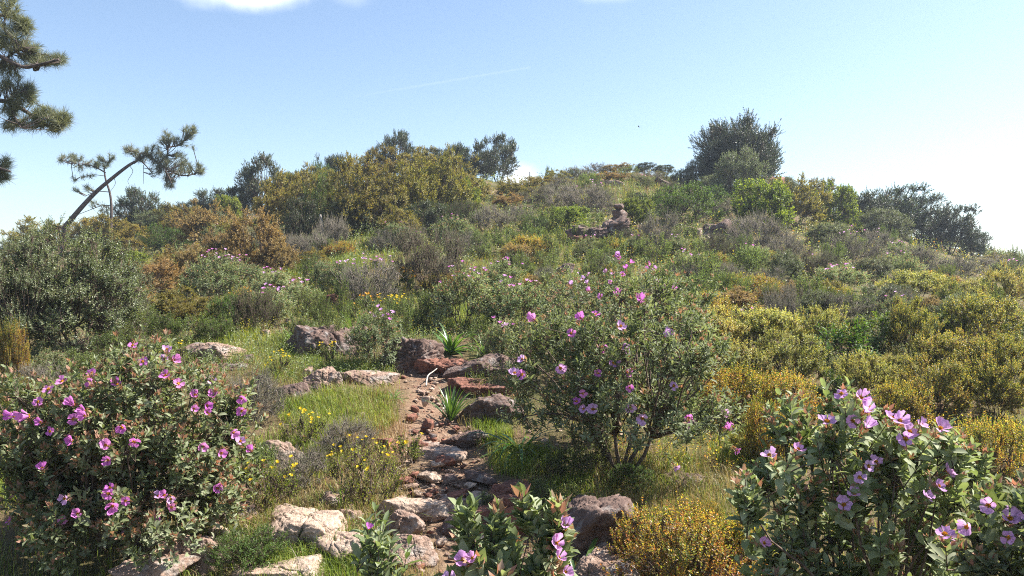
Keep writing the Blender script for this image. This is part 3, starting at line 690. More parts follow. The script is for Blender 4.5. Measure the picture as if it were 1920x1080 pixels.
row_of('on the left skyline', [('dark', 482, 402, 112, 92), ('dark', 398, 400, 95, 58), ('dark', 440, 396, 70, 50), ('dark', 545, 372, 70, 50), ('oak', 575, 372, 70, 52), ('dark', 622, 352, 66, 66), ('oak', 655, 345, 66, 56), ('dark', 698, 324, 36, 56), ('dark', 742, 328, 74, 76),
 ('oak', 790, 326, 64, 44), ('dark', 822, 326, 56, 42), ('dark', 862, 324, 66, 62), ('dark', 934, 338, 78, 76), ('dark', 905, 338, 56, 50), ('green', 600, 362, 50, 50)])
row_of('beside the leaning pine', [('dark', 250, 424, 96, 78, dict(look='loose purplish grey shrub')), ('oak', 190, 440, 110, 52), ('oak', 120, 440, 90, 50), ('oak', 300, 428, 90, 46), ('lime', 335, 425, 60, 34), ('oak', 40, 455, 110, 56), ('dark', 350, 412, 60, 42), ('oak', 240, 446, 90, 50)])
row_of('in the upper left thicket', [('oak', 510, 435, 96, 104), ('oak', 560, 432, 96, 100), ('green', 602, 440, 82, 112), ('oak', 662, 448, 124, 134), ('oak', 722, 432, 94, 112), ('oak', 772, 425, 96, 112), ('oak', 824, 418, 112, 128), ('oak', 852, 372, 94, 76), ('oak', 790, 362, 110, 72), ('oak', 702, 368, 124, 82), ('lime', 872, 402, 60, 66),
 ('dark', 640, 452, 90, 70), ('lime', 425, 420, 52, 50), ('dark', 560, 470, 80, 90), ('oak', 745, 462, 90, 70), ('dark', 800, 455, 80, 70), ('grey', 620, 470, 70, 60), ('oak', 620, 380, 90, 60), ('lime', 545, 360, 50, 60)])
row_of('on the left hillside', [('rust', 472, 530, 124, 134), ('rust', 372, 475, 112, 92), ('oak', 330, 448, 96, 60), ('rust', 410, 505, 84, 70), ('green', 302, 478, 94, 58), ('oak', 240, 480, 90, 60), ('lime', 232, 508, 70, 36), ('rust', 268, 562, 108, 72), ('rust', 335, 545, 104, 84), ('olive', 385, 450, 80, 60),
 ('oak', 180, 470, 110, 60), ('lime', 310, 520, 46, 40), ('oak', 310, 610, 116, 64), ('rust', 240, 590, 90, 60), ('oak', 420, 470, 80, 60), ('grey', 550, 500, 70, 60), ('grey', 590, 490, 70, 50), ('rust', 520, 520, 60, 70), ('olive', 290, 450, 100, 50)])
row_of('below the rust shrubs', [('rr', 385, 575, 130, 95, dict(fl=14)), ('rr', 442, 548, 92, 60, dict(fl=10)), ('rr', 505, 560, 84, 54, dict(fl=10)), ('broom', 466, 625, 96, 80), ('rust', 536, 556, 52, 36, dict(look='small reddish brown shrub')), ('rr', 500, 605, 84, 66, dict(fl=10)), ('rr', 560, 592, 80, 60, dict(fl=8)), ('green', 415, 615, 90, 60), ('amber', 440, 600, 60, 56), ('oak', 350, 620, 90, 60)])
row_of('on the near left', [('olive', 100, 672, 272, 258, dict(d=8.0, look='huge silvery grey-green shrub', label='huge silvery grey-green shrub with dark shaded foot, filling the left side')), ('olive', 5, 690, 190, 255, dict(d=7.7, look='silvery grey-green shrub cut by the photo edge')),
 ('olive', 205, 650, 110, 150, dict(d=9.0, look='smaller silvery shrub leaning on the huge silvery one')), ('amber', 14, 722, 66, 120, dict(d=7.0)), ('rr', 84, 722, 76, 58), ('narrow', 140, 712, 70, 60), ('narrow', 232, 668, 90, 76), ('narrow', 290, 655, 80, 70), ('narrow', 190, 690, 80, 60),
 ('grey', 60, 745, 100, 56), ('narrow', 345, 650, 80, 60), ('oak', 30, 770, 90, 60), ('green', 400, 645, 70, 50), ('narrow', 250, 620, 80, 60)])
row_of('above the craggy boulder', [('grey', 690, 585, 150, 96, dict(look='grey twiggy bush with pink flower heads on top', fl=14)), ('heath', 800, 560, 165, 128), ('narrow', 640, 610, 44, 84), ('narrow', 606, 625, 40, 70), ('narrow', 575, 610, 50, 60), ('rr', 640, 560, 90, 56, dict(fl=6)), ('narrow', 745, 640, 60, 70), ('rr', 610, 540, 70, 50),
 ('narrow', 560, 640, 50, 50), ('narrow', 780, 620, 60, 56)])
row_of('round the leafy strap clump', [('rr', 702, 694, 124, 100, dict(fl=9)), ('rr', 866, 622, 132, 118, dict(fl=16)), ('rr', 962, 628, 130, 96, dict(fl=12)), ('rr', 932, 565, 100, 70, dict(fl=10)), ('narrow', 806, 610, 70, 60), ('narrow', 905, 660, 60, 60), ('narrow', 880, 560, 70, 60), ('rr', 950, 690, 100, 90, dict(fl=6))])
row_of('in the yellow grass of the slope', [('rust', 975, 505, 70, 44, dict(look='small brownish shrub')), ('amber', 990, 490, 90, 40), ('amber', 955, 545, 70, 30), ('narrow', 1040, 500, 50, 60), ('narrow', 1000, 470, 60, 44), ('rust', 1000, 545, 50, 26, dict(look='small brownish shrub')), ('narrow', 945, 480, 60, 50), ('narrow', 900, 490, 50, 50), ('grey', 875, 480, 80, 50), ('rr', 740, 470, 90, 50, dict(fl=5)), ('rr', 845, 460, 90, 50, dict(fl=6))])
row_of('left of the layered outcrop', [('broom', 828, 436, 72, 50), ('broom', 868, 426, 66, 50), ('grey', 922, 440, 92, 54), ('heath', 1008, 392, 80, 34), ('grey', 1106, 402, 112, 60, dict(look='grey shrub with pale pink flowers', fl=10)), ('lime', 1068, 432, 80, 44), ('narrow', 1035, 440, 60, 50), ('green', 1000, 445, 60, 40), ('oak', 960, 375, 80, 36), ('oak', 890, 380, 70, 46), ('grey', 1050, 395, 80, 40), ('rust', 950, 400, 70, 34), ('dark', 870, 350, 60, 40), ('oak', 1010, 360, 60, 24), ('grey', 975, 420, 60, 34)])
row_of('on the grassy summit', [('oak', 1042, 348, 50, 26), ('grey', 1082, 340, 60, 26), ('grey', 1120, 332, 70, 24), ('rust', 1160, 328, 60, 20), ('dark', 1212, 324, 62, 20), ('dark', 1250, 328, 40, 18), ('narrow', 1180, 340, 50, 26), ('grey', 1050, 372, 70, 34), ('narrow', 1100, 360, 50, 30), ('rust', 1150, 345, 60, 20), ('grey', 1220, 345, 60, 20), ('green', 1280, 345, 50, 26)])
row_of('right of the cairn', [('lime', 1200, 436, 66, 62, dict(look='round lime green broom-like bush')), ('green', 1295, 424, 150, 70, dict(look='wide spreading green shrub')), ('green', 1255, 402, 110, 46), ('grey', 1240, 478, 76, 76, dict(look='silvery upright shrub')), ('grey', 1345, 420, 90, 44), ('green', 1330, 390, 90, 40), ('heath', 1180, 470, 60, 40), ('narrow', 1150, 490, 60, 50), ('narrow', 1290, 480, 60, 50), ('heath', 1262, 366, 40, 22)])
row_of('round the hilltop tree', [('olive', 1392, 385, 104, 104), ('olive', 1308, 352, 56, 50), ('olive', 1345, 372, 70, 44), ('olive', 1470, 372, 60, 40), ('dark', 1500, 372, 40, 36), ('rr', 1440, 400, 60, 36)])
row_of('on the right skyline', [('lime', 1442, 440, 116, 100), ('oak', 1505, 432, 112, 92), ('lime', 1572, 440, 76, 86), ('oak', 1545, 402, 60, 60), ('dark', 1635, 440, 90, 80, dict(look='open evergreen shrub')), ('dark', 1692, 450, 124, 92), ('olive', 1672, 462, 110, 66), ('dark', 1742, 462, 120, 84), ('dark', 1795, 480, 110, 86), ('dark', 1836, 492, 60, 56), ('oak', 1665, 425, 90, 60), ('oak', 1880, 505, 70, 26), ('grey', 1870, 520, 90, 34), ('grey', 1920, 510, 50, 30), ('olive', 1600, 420, 60, 56)])
row_of('on the upper right slope', [('grey', 1432, 482, 116, 76), ('grey', 1482, 494, 96, 54), ('heath', 1540, 524, 104, 56), ('grey', 1612, 500, 112, 62, dict(fl=10, look='grey shrub topped with pinkish flowers')), ('grey', 1662, 486, 90, 50), ('grey', 1726, 514, 124, 54), ('rr', 1580, 545, 92, 44, dict(fl=16)), ('olive', 1645, 535, 90, 48), ('heath', 1352, 492, 96, 52), ('narrow', 1402, 522, 64, 60), ('narrow', 1332, 545, 84, 66), ('amber', 1422, 560, 116, 40), ('rust', 1500, 575, 90, 46),
 ('olive', 1480, 535, 90, 60), ('grey', 1800, 530, 110, 50), ('rr', 1690, 500, 70, 40, dict(fl=8)), ('grey', 1350, 470, 60, 30), ('olive', 1560, 470, 100, 50), ('rr', 1900, 545, 60, 50, dict(fl=4)), ('rr', 1290, 540, 90, 60, dict(fl=7)), ('narrow', 1230, 500, 70, 60), ('grey', 1400, 450, 80, 40)])
row_of('above the golden band', [('gold', 1732, 565, 134, 60), ('gold', 1890, 575, 96, 74), ('olive', 1680, 592, 116, 62), ('grey', 1592, 606, 116, 52), ('grey', 1470, 620, 80, 80), ('rust', 1390, 590, 100, 46), ('amber', 1330, 600, 110, 50), ('gold', 1820, 590, 110, 60), ('rust', 1760, 600, 70, 40), ('olive', 1820, 630, 110, 70), ('narrow', 1300, 570, 70, 60), ('narrow', 1380, 560, 60, 50), ('olive', 1540, 600, 90, 56), ('rust', 1450, 580, 70, 40), ('narrow', 1240, 560, 60, 60), ('amber', 1560, 575, 90, 40)])
row_of('in the golden band on the right', [('gold', 1330, 662, 156, 84), ('gold', 1450, 662, 160, 84), ('goldgreen', 1290, 700, 110, 84), ('gold', 1400, 742, 160, 90), ('gold', 1500, 728, 150, 90), ('gold', 1562, 660, 116, 84), ('amber', 1480, 800, 150, 90), ('amber', 1380, 802, 140, 96), ('gold', 1640, 750, 130, 84), ('goldgreen', 1722, 676, 110, 110), ('goldgreen', 1850, 660, 140, 110),
 ('goldgreen', 1800, 720, 140, 106), ('goldgreen', 1900, 730, 120, 110), ('bigleaf', 1602, 700, 96, 94), ('bigleaf', 1655, 670, 84, 80), ('bigleaf', 1530, 700, 46, 66), ('goldgreen', 1890, 800, 140, 120), ('goldgreen', 1780, 790, 150, 110), ('amber', 1700, 800, 120, 76), ('amber', 1880, 900, 150, 110), ('gold', 1690, 730, 90, 70), ('dark', 1620, 640, 60, 44), ('bigleaf', 1760, 640, 60, 50), ('green', 1905, 640, 50, 40), ('olive', 1830, 610, 90, 60), ('bigleaf', 1560, 760, 50, 60), ('rr', 1425, 640, 70, 60, dict(fl=3)), ('grey', 1700, 640, 80, 60)])
row_of('at the lower right', [('amber', 1285, 1110, 250, 150, dict(label='low amber and yellow-green bush in front of the upright pink stone')), ('amber', 1390, 1090, 150, 120, dict(label='amber bush touching the left side of the nearest right rockrose')), ('amber', 1450, 880, 100, 120), ('gold', 1420, 870, 90, 70), ('amber', 1330, 1000, 70, 50), ('narrow', 1100, 900, 90, 90), ('narrow', 1040, 905, 80, 60), ('green', 1190, 925, 90, 46)])
row_of('beside the footpath', [('grey', 470, 800, 120, 110, dict(look='dense grey twiggy cushion bush')), ('green', 455, 1075, 130, 80, dict(look='low fine green cushion plant')), ('green', 575, 1030, 60, 34, dict(look='small dark green cushion plant')), ('grey', 650, 860, 110, 70), ('grey', 560, 920, 110, 80), ('narrow', 480, 900, 80, 70), ('narrow', 900, 965, 60, 30), ('narrow', 1020, 960, 70, 50), ('narrow', 620, 665, 44, 56)])

# random small plants filling the slope, each its own thing
r = np.random.default_rng(77)
BINS = [(380, 640, 'in the clearing below the left thicket', 470, 560), (640, 820, 'on the slope behind the dark round bush', 400, 480), (820, 1000, 'on the slope above the yellow grass', 400, 560), (1000, 1180, 'round the foot of the layered outcrop', 420, 560), (1180, 1420, 'behind the big flowering rockrose', 440, 600), (1420, 1680, 'among the grey shrubs on the right', 470, 610), (1680, 1920, 'near the right edge of the slope', 500, 620), (1000, 1320, 'high on the slope below the summit', 335, 410)]
for x0, x1, z, y0, y1 in BINS:
    for kk, n in (('narrow', 8), ('grey', 2), ('rr', 2), ('oak', 1), ('amber', 1)):
        for j in range(n):
            px, row = r.uniform(x0, x1), r.uniform(y0, y1); s = r.uniform(.8, 1.25) * np.interp(row, [340, 450, 600], [.42, .7, 1.15])
            w, h = dict(narrow=(48, 50), grey=(62, 44), rr=(66, 50), oak=(56, 44), amber=(70, 34))[kk]
            place(kk, px, row, w * s, h * s, {'rr': 'small grey-green rockrose', 'grey': 'small dry grey shrub', 'oak': 'small olive yellow shrub', 'amber': 'small amber bush', 'narrow': 'small upright narrow-leaved cistus'}[kk], z, fl=(3 if kk == 'rr' else (2 if kk == 'narrow' and j % 2 else 0)), flp=(WHIF if kk == 'narrow' else None), group=GRP[kk])

# ------------------------------------------------------------------ hero rockroses
def ray_ell(px, row, c, rad):
    dv = np.array([(px - 960) / F, 1, (540 - row) / F]); o = (np.array([0, 0, EYE]) - c) / rad; q = dv / rad
    A = q @ q; B = 2 * o @ q; Cc = o @ o - 1; D = B * B - 4 * A * Cc
    t = (-B - math.sqrt(D)) / (2 * A) if D > 0 else -B / (2 * A)
    return np.array([0, 0, EYE]) + dv * t
def hero(px, d, fl, W, H, label, seed, cl_fn=None, rad=(.5, .45, .5), czr=.52, fsize=1.0, pool=None, dy=0, **k):
    x = (px - 960) / F * d; b = np.array([x, d, float(ground(x, d))]); r = np.random.default_rng(seed)
    c = b + np.array([0, 0, H * czr]); rr = np.array([W * rad[0], W * rad[1], H * rad[2]])
    ps = []; ds = []
    for q in fl:
        p = (pix(q[0], q[1], q[2]) if len(q) > 2 else ray_ell(q[0], q[1], c, rr))
        p = p + np.array([0, r.uniform(-.02, .05), 0])
        n_ = unit((p - c) / rr); dd = unit(n_ * .7 + np.array([.05, -.85, .4]) + r.normal(size=3) * .4)
        ps.append(p - b); ds.append(dd)
    ps = np.array(ps); ds = np.array(ds)
    cl = cl_fn(b) if cl_fn else None
    a = dict(n_cl=70, n_sh=14, n_lf=12, sh_len=.11, leaf=(.043, .018), tmpl=LEAF8, cl_r=.085, bud=.55, whorl=True, lump=.22, stem_r=.013, nstems=7, up=.7, base=.05, bud_size=.024, twr=.002, inner=.35)
    a.update(k)
    mesh, _ = bush('rockrose', seed, W, H, 'rockrose', extra=(ps - ds * .03, ds), clumps=cl, **a)
    o = root('rockrose_bush', b, px, 1000, None, 'rockrose', 'rockroses in the foreground', None, label)
    for kk, me in mesh.items(): link(('bud_cluster' if kk.startswith('bud_cluster') else {'buds': 'bud_clusters'}.get(kk, kk)), me, o)
    for p, dd in zip(ps, ds): put_flower(o, p, dd, r, True, pool, fsize * r.uniform(.72, 1.08))
    return o
s1 = [(865,105),(855,155),(930,155),(760,165),(690,82),(470,230),(490,285),(320,275),(265,312),(185,385),(45,465),(135,460),(195,495),(255,540),(380,400),(435,430),(465,450),(370,480),(600,295),(630,520),(575,607),(530,607),(715,590),(585,685),(385,585),(220,735),(1045,340),(1140,355),(1025,420),(1085,405),(1085,445),(1285,360),(1270,435),(1245,540),(1280,590),(1330,640),(1075,620),(1165,660),(1155,840),(590,835),(550,880),(660,910),(820,895),(855,890),(905,900),(910,942),(410,980),(325,1010),(50,1015),(825,1000),(650,1065),(345,893),(610,925),(1115,262),(880,240),(945,285)]
hero(232, 4.15, [(a * .352, 620 + b * .352) for a, b in s1], 1.34, 1.08, 'big rounded rockrose full of magenta flowers at the lower left', 501, pool=FLOWERS[2:3] + FLOWERS[6:], n_cl=150, fsize=1.05, bud=.6, bud_size=.027, base=-.06, n_sh=14)
s6 = [(203,120),(343,170),(380,115),(433,100),(518,30),(600,57),(160,270),(130,320),(158,325),(300,298),(505,285),(445,322),(550,317),(385,395),(365,430),(560,372),(425,458),(567,450),(610,490),(725,365),(745,275),(695,185),(530,145),(785,490),(797,525),(915,465),(920,528),(963,608),(733,668),(390,455),(545,230),(465,235)]
hero(1160, 5.1, [(900 + a * .5, 540 + b * .5) for a, b in s6], 1.52, 1.16, 'tall open rockrose with visible dark branches beside the path, mid picture', 502, n_cl=104, base=.08, stem_r=.017, inner=.4, lump=.5, cl_r=.075, fsize=1.35, crown=(-.55, 1), czr=.54, up=.9, bud=.22, leaf=(.046, .015), rad=(.5, .4, .47))
s7 = [(670,670),(680,700),(750,720),(870,720),(850,755),(900,755),(700,790),(640,790),(480,850),(360,855),(450,820),(490,895),(560,930),(620,840),(590,770),(720,760),(975,860),(965,900),(1015,890),(925,855),(655,670)]
hero(1165, 7.6, [(960 + a * .2963, 280 + b * .2963) for a, b in s7], 1.75, 1.05, 'rockrose crowded with pink flowers directly behind the tall open rockrose', 503, n_cl=110, n_sh=13, base=.05, bud=.3, czr=.5, fsize=1.05, leaf=(.043, .017))
H2 = [(1470,770,70),(1515,800,60),(1573,752,64),(1560,815,56),(1625,775,60),(1650,815,66),(1725,815,66),(1785,820,60),(1440,872,60),(1500,900,70),(1570,880,50),(1612,915,62),(1665,890,66),(1705,890,64),(1745,935,64),(1790,905,56),(1815,860,50),(1600,965,60),(1645,995,66),(1555,970,66),(1480,965,60),(1695,975,66),(1755,1000,66),(1405,915,64),(1455,1005,66),(1520,1045,66),(1605,1045,66),(1700,1050,70),(1440,1065,60),(1780,1060,60),(1550,1090,60),(1660,1100,70),(1590,850,46),(1760,870,50),(1680,850,50)]
def cl2(b):
    r = np.random.default_rng(4); o = []
    for i, (a, c, q) in enumerate(H2):
        d = 2.62 + r.uniform(-.16, .30); p = pix(a, c + 34, d) - b; o.append((*p, q * .55 / F * d * 1.1))
    return np.array(o)
s2 = [(360,155),(500,190),(515,262),(310,305),(440,300),(495,335),(640,290),(665,295),(765,315),(870,335),(680,380),(710,350),(145,435),(20,480),(455,578),(445,672),(400,732),(520,530),(580,520),(790,675),(945,575),(855,622),(900,878),(-18,918)]
hero(1615, 2.62, [(1440 + a * .3704, 680 + b * .3704, 2.46) for a, b in s2], .95, 1.15, 'rockrose with large pale mauve flowers and felted leaves at the lower right', 504, cl_fn=cl2, n_sh=11, n_lf=14, sh_len=.115, leaf=(.054, .026), bud=.5, bud_size=.026, stem_r=.013, nstems=5, up=1.0, pool=FLOWERS[:6], fsize=1.0, twr=.0025, whorl=True)
def cl3(b):
    r = np.random.default_rng(5); o = []
    for a, c, q in [(1870,965,60),(1915,1000,70),(1840,1010,56),(1880,1050,70),(1950,960,70),(1960,1040,80),(1830,1070,50),(2000,1000,80),(1920,1100,70)]:
        d = 2.25 + r.uniform(-.1, .2); o.append((*(pix(a, c, d) - b), q * .6 / F * d * 1.1))
    return np.array(o)
hero(1920, 2.25, [(1870, 955, 2.1), (1908, 980, 2.12), (1907, 1016, 2.08), (1822, 992, 2.1), (1777, 1006, 2.15), (1980, 950, 2.1)], .6, .9, 'rockrose with mauve flowers cut by the lower right photo corner', 505, cl_fn=cl3, n_sh=11, n_lf=14, sh_len=.11, leaf=(.054, .025), bud=.4, up=1.0, stem_r=.01, nstems=3, pool=FLOWERS[:6], twr=.0025)
def cl4(b):
    r = np.random.default_rng(6); o = []
    for a, c, q in [(885,1000,58),(925,1015,50),(1000,975,60),(1030,1000,50),(960,1040,54),(1040,1050,56),(880,1065,56),(990,1070,60),(1030,1100,60),(930,1105,60)]:
        d = 2.05 + r.uniform(-.08, .12); o.append((*(pix(a, c, d) - b), q * .5 / F * d))
    return np.array(o)
hero(965, 2.05, [(886, 1047, 1.95), (868, 1054, 1.97), (1060, 997, 2.0), (1043, 1020, 1.98), (1048, 1052, 1.95), (1060, 1075, 1.95), (843, 1080, 1.98)], .4, .8, 'young rockrose with reddish buds at the lower photo edge, centre', 506, cl_fn=cl4, n_sh=6, n_lf=14, sh_len=.10, leaf=(.058, .028), bud=.25, bud_each=True, bud_size=.034, up=1.6, out=.35, rnd=.25, stem_r=.006, nstems=3, pool=FLOWERS[3:6], fsize=.75, twr=.0022, ang=(42, 14))
def cl5(b): return np.array([(*(pix(705, 1020, 2.3) - b), .035), (*(pix(715, 1055, 2.3) - b), .045), (*(pix(698, 1075, 2.3) - b), .05), (*(pix(735, 1085, 2.3) - b), .05)])
hero(708, 2.3, [(691, 992, 2.25)], .2, .75, 'single leafy rockrose shoot with one small flower before the cracked boulder', 507, cl_fn=cl5, n_sh=4, n_lf=14, sh_len=.12, leaf=(.054, .019), bud=0, bud_size=.028, up=2.0, out=.3, rnd=.2, stem_r=.005, nstems=2, fsize=.6, twr=.0022, ang=(50, 12))

# ------------------------------------------------------------------ strap-leaved clumps (asphodel)
def strap(px, row, n, Lm, wm, label, seed, spread=(8, 70), droop=.5, fx=1.0, d=None):
    r = np.random.default_rng(seed); p0 = at(px, row)[0]; mb = MB(); ns = 8
    for k in range(n):
        az = r.uniform(0, 6.28); inc = math.radians(r.uniform(*spread)); L = Lm * r.uniform(.6, 1.15); w = wm * r.uniform(.7, 1.2)
        h = np.array([math.cos(az), math.sin(az) , 0]); side = np.array([-h[1], h[0], 0]); V = []; pos = h * r.uniform(0, .03); a = inc
        dr = math.radians(droop * r.uniform(60, 120)) / ns
        for i in range(ns + 1):
            s = i / ns; ww = w * .5 * (.75 + .5 * s if s < .3 else .9 * (1 - ((s - .3) / .7) ** 1.8) + .01)
            nrm = h * math.cos(a) * -1 + np.array([0, 0, math.sin(a)])
            V += [pos + side * ww + nrm * ww * .35, pos, pos - side * ww + nrm * ww * .35]
            a = min(a + dr * (1 + s), 2.6); pos = pos + (h * math.sin(a) + np.array([0, 0, math.cos(a)])) * L / ns
        mb.add(V, [(i * 3 + j, i * 3 + j + 1, i * 3 + j + 4, i * 3 + j + 3) for i in range(ns) for j in (0, 1)])
    o = link('strap_leaf_clump', mb.mesh('strap_leaf_clump', M['strap'], True)); o.location = p0 - np.array([0, 0, .015])
    THINGS.append([o, None, None, px, row, 'plant', 'strap leaved clumps', label])
strap(668, 640, 42, .40, .022, 'upright strap leaved clump behind the right part of the craggy boulder', 601, (5, 50), .25)
strap(556, 648, 24, .30, .018, 'small strap leaved clump behind the left part of the craggy boulder', 602, (5, 55), .3)
strap(846, 662, 40, .40, .045, 'broad glossy strap leaved clump growing over the slanting slab', 603, (10, 70), .45)
strap(908, 672, 26, .30, .018, 'dark narrow strap clump right of the broad glossy clump', 604, (3, 35), .3)
strap(845, 785, 44, .30, .019, 'bright green strap clump standing on the path edge', 605, (3, 40), .3)
strap(975, 852, 40, .46, .026, 'arching strap leaved clump left of the big rockrose trunk', 606, (15, 70), .85)
strap(738, 745, 14, .22, .014, 'small pale strap leaved rosette on the grassy path edge', 607, (40, 80), .5)
strap(612, 835, 18, .26, .018, 'flat lying strap leaved rosette below the bright grass', 608, (55, 85), .5)
strap(1300, 562, 22, .36, .02, 'bright upright strap leaved clump above the golden bushes', 609, (3, 30), .3)
strap(1086, 1105, 7, .62, .03, 'few long arching leaf blades crossing the large dark boulder', 610, (25, 55), .7)
strap(640, 950, 9, .24, .012, 'thin tuft of long blades behind the largest beige slab', 611, (3, 30), .3)

# ------------------------------------------------------------------ yellow and orange flowering plants
def yplant(px, row, w, h, nfl, label, seed, mat='lime', fm=None, size=1.0, nm='yellow_flowering_shrub', n_cl=26, leaf=(.016, .008)):
    p = at(px, row)[0]; d = p[1]; W = w * d / F; H = h * d / F; r = np.random.default_rng(seed)
    mesh, (tips, dirs) = bush(nm, seed, W, H, mat, n_cl=n_cl, n_sh=9, n_lf=10, sh_len=.10, leaf=leaf, cl_r=.14, lump=.35, up=1.3, base=.02, stem_r=.005, twr=.0018, nstems=6, ang=(40, 15))
    o = root(nm, p, px, row, None, 'flowering plant', None, None, label)
    for k, me in mesh.items(): link(k, me, o)
    sc_ = np.argsort(-(tips[:, 2] / H + r.random(len(tips)) * .8 - tips[:, 1] / W * .6))[:nfl]
    for t in sc_: put_flower(o, tips[t] + dirs[t] * .008, unit(dirs[t] + np.array([0, -.3, .4])), r, False, fm or YELF, size)
yplant(690, 945, 140, 120, 24, 'yellow flowered small bush left of the path above the beige slabs', 701, size=.8)
yplant(500, 960, 120, 90, 12, 'thin yellow flowered herb right of the magenta rockrose', 702, n_cl=16)
yplant(570, 830, 80, 60, 16, 'yellow flowered herb under the flat strap rosette', 703, n_cl=14)
yplant(522, 704, 36, 44, 14, 'small yellow green flowered tuft left of the craggy boulder', 704, n_cl=10)
yplant(616, 690, 26, 46, 10, 'single yellow topped sprig in front of the craggy boulder', 705, n_cl=7)
yplant(330, 690, 60, 36, 12, 'low yellow flowers behind the magenta rockrose', 706, n_cl=10)
yplant(757, 560, 52, 60, 26, 'orange yellow spurge heads before the dark round bush', 707, 'narrow', ORF, size=1.9, nm='orange_spurge', n_cl=12, leaf=(.035, .018))
yplant(682, 602, 66, 40, 14, 'low orange spurge at the foot of the grey twiggy bush', 708, 'narrow', ORF, size=1.3, nm='orange_spurge', n_cl=12, leaf=(.03, .014))
yplant(738, 600, 76, 44, 22, 'yellow flowered low shrub right of the low orange spurge', 709, size=1.3)
yplant(452, 598, 44, 56, 14, 'orange yellow spurge rising over the green broom', 710, 'narrow', ORF, size=1.3, nm='orange_spurge', n_cl=12, leaf=(.03, .014))
yplant(760, 870, 60, 50, 6, 'thin yellow herb in the dry grass by the path', 711, n_cl=9)

# ------------------------------------------------------------------ hilltop tree
def tree(px, row, w, h, d, label, seed, **k):
    x = (px - 960) / F * d; b = np.array([x, d, float(ground(x, d))]); W = w * d / F; H = h * d / F
    a = dict(n_cl=230, n_sh=24, n_lf=13, sh_len=.30, leaf=(.075, .034), cl_r=.085, lump=.35, base=.02, stem_r=.06, nstems=7, trunk=.4, up=.5, crown=(-.75, 1), twr=.006, inner=.4); a.update(k)
    mesh, _ = bush('tree', seed, W, H, k.pop('mat', 'evergreen') if 'mat' in k else 'evergreen', **{q: v for q, v in a.items() if q != 'mat'})
    o = root('hilltop_tree', b, px, row, None, 'tree', None, None, label)
    link('crown', mesh['foliage'], o); link('trunk', mesh['stems'], o)
tree(1384, 374, 176, 140, 32.0, 'large dark rounded evergreen tree standing alone on the hilltop', 801)
# ------------------------------------------------------------------ pines
def tufts(mb, P, D, n, ln, wd, r, spread=62):
    N = len(P); P = np.repeat(P, n, 0); D0 = unit(np.repeat(D, n, 0))
    q = rvec(r, N * n); X = unit(D0 * .75 + q * .8)
    P = P - D0 * (r.random((N * n, 1)) * ln * .9)
    mb.inst([(0, .5, 0), (1, .15, 0), (1, -.15, 0), (0, -.5, 0)], [(0, 1, 2, 3)], P, X, rvec(r, N * n), ln * r.uniform(.7, 1.15, N * n), wd)
def smooth(p, n=8):
    p = np.asarray(p, float); t = np.linspace(0, len(p) - 1, n * (len(p) - 1) + 1); i = np.clip(t.astype(int), 0, len(p) - 2); f = (t - i)[:, None]
    g = lambda k: p[np.clip(k, 0, len(p) - 1)]
    return .5 * (2 * g(i) + (g(i + 1) - g(i - 1)) * f + (2 * g(i - 1) - 5 * g(i) + 4 * g(i + 1) - g(i + 2)) * f ** 2 + (-g(i - 1) + 3 * g(i) - 3 * g(i + 1) + g(i + 2)) * f ** 3)
def pine(label, d, trunk, tr, branches, foli, seed, ln, wd, nt, dz=.0, nneed=46, cones=(), base=None):
    r = np.random.default_rng(seed); b = pix(*trunk[0], d)
    if base is None: b[2] = float(ground(b[0], b[1]))
    o = root('pine_tree', b, trunk[0][0], trunk[0][1], None, 'pine', 'pines on the left', None, label)
    tp = smooth([pix(x, y, d) for x, y in trunk]); tp[0] = b - np.array([0, 0, .2]); tb = MB(); tb.tube(tp - b, np.linspace(tr, tr * .45, len(tp)), 8)
    link('trunk', tb.mesh('pine_trunk', M['pinebark'], True), o)
    bm = MB(); ends = []
    for br, rad in branches:
        k = r.uniform(-1, 1); q = np.array([pix(x, y, d + k * dz * i / max(1, len(br) - 1)) for i, (x, y) in enumerate(br)]); q = smooth(q, 5)
        bm.tube(q - b, np.linspace(rad, rad * .4, len(q)), 5); ends.append(q)
    pool = np.concatenate(ends); P = []; D = []
    for x, y, rx, ry, n in foli:
        for _ in range(int(n * nt)):
            a = r.uniform(0, 6.28); s = math.sqrt(r.random()); dd = d + r.normal() * rx / F * d * .55
            p = pix(x + rx * s * math.cos(a), y + ry * s * math.sin(a), dd)
            c = pool[np.argmin(np.linalg.norm(pool - p, axis=1))]
            P.append(p); D.append(unit(p - c + np.array([0, 0, .35]) * np.linalg.norm(p - c) + 1e-6)); 
            m = (c * .5 + p * .5) - np.array([0, 0, .04]) * np.linalg.norm(p - c); bm.tube(np.array([c, m, p]) - b, [wd * 1.6, wd * 1.3, wd * .9], 3)
    link('branches', bm.mesh('pine_branches', M['pinebark']), o)
    nb = MB(); tufts(nb, np.array(P) - b, np.array(D), nneed, ln, wd, r)
    link('crown', nb.mesh('pine_crown', M['needle']), o)
    for x, y in cones:
        me = rock_mesh('pine_cone', 70, .04, .04, .055, 'cone', 2); q = link('cone', me, o); q.location = pix(x, y, d) - b; q.scale = (1, 1, 1.2)
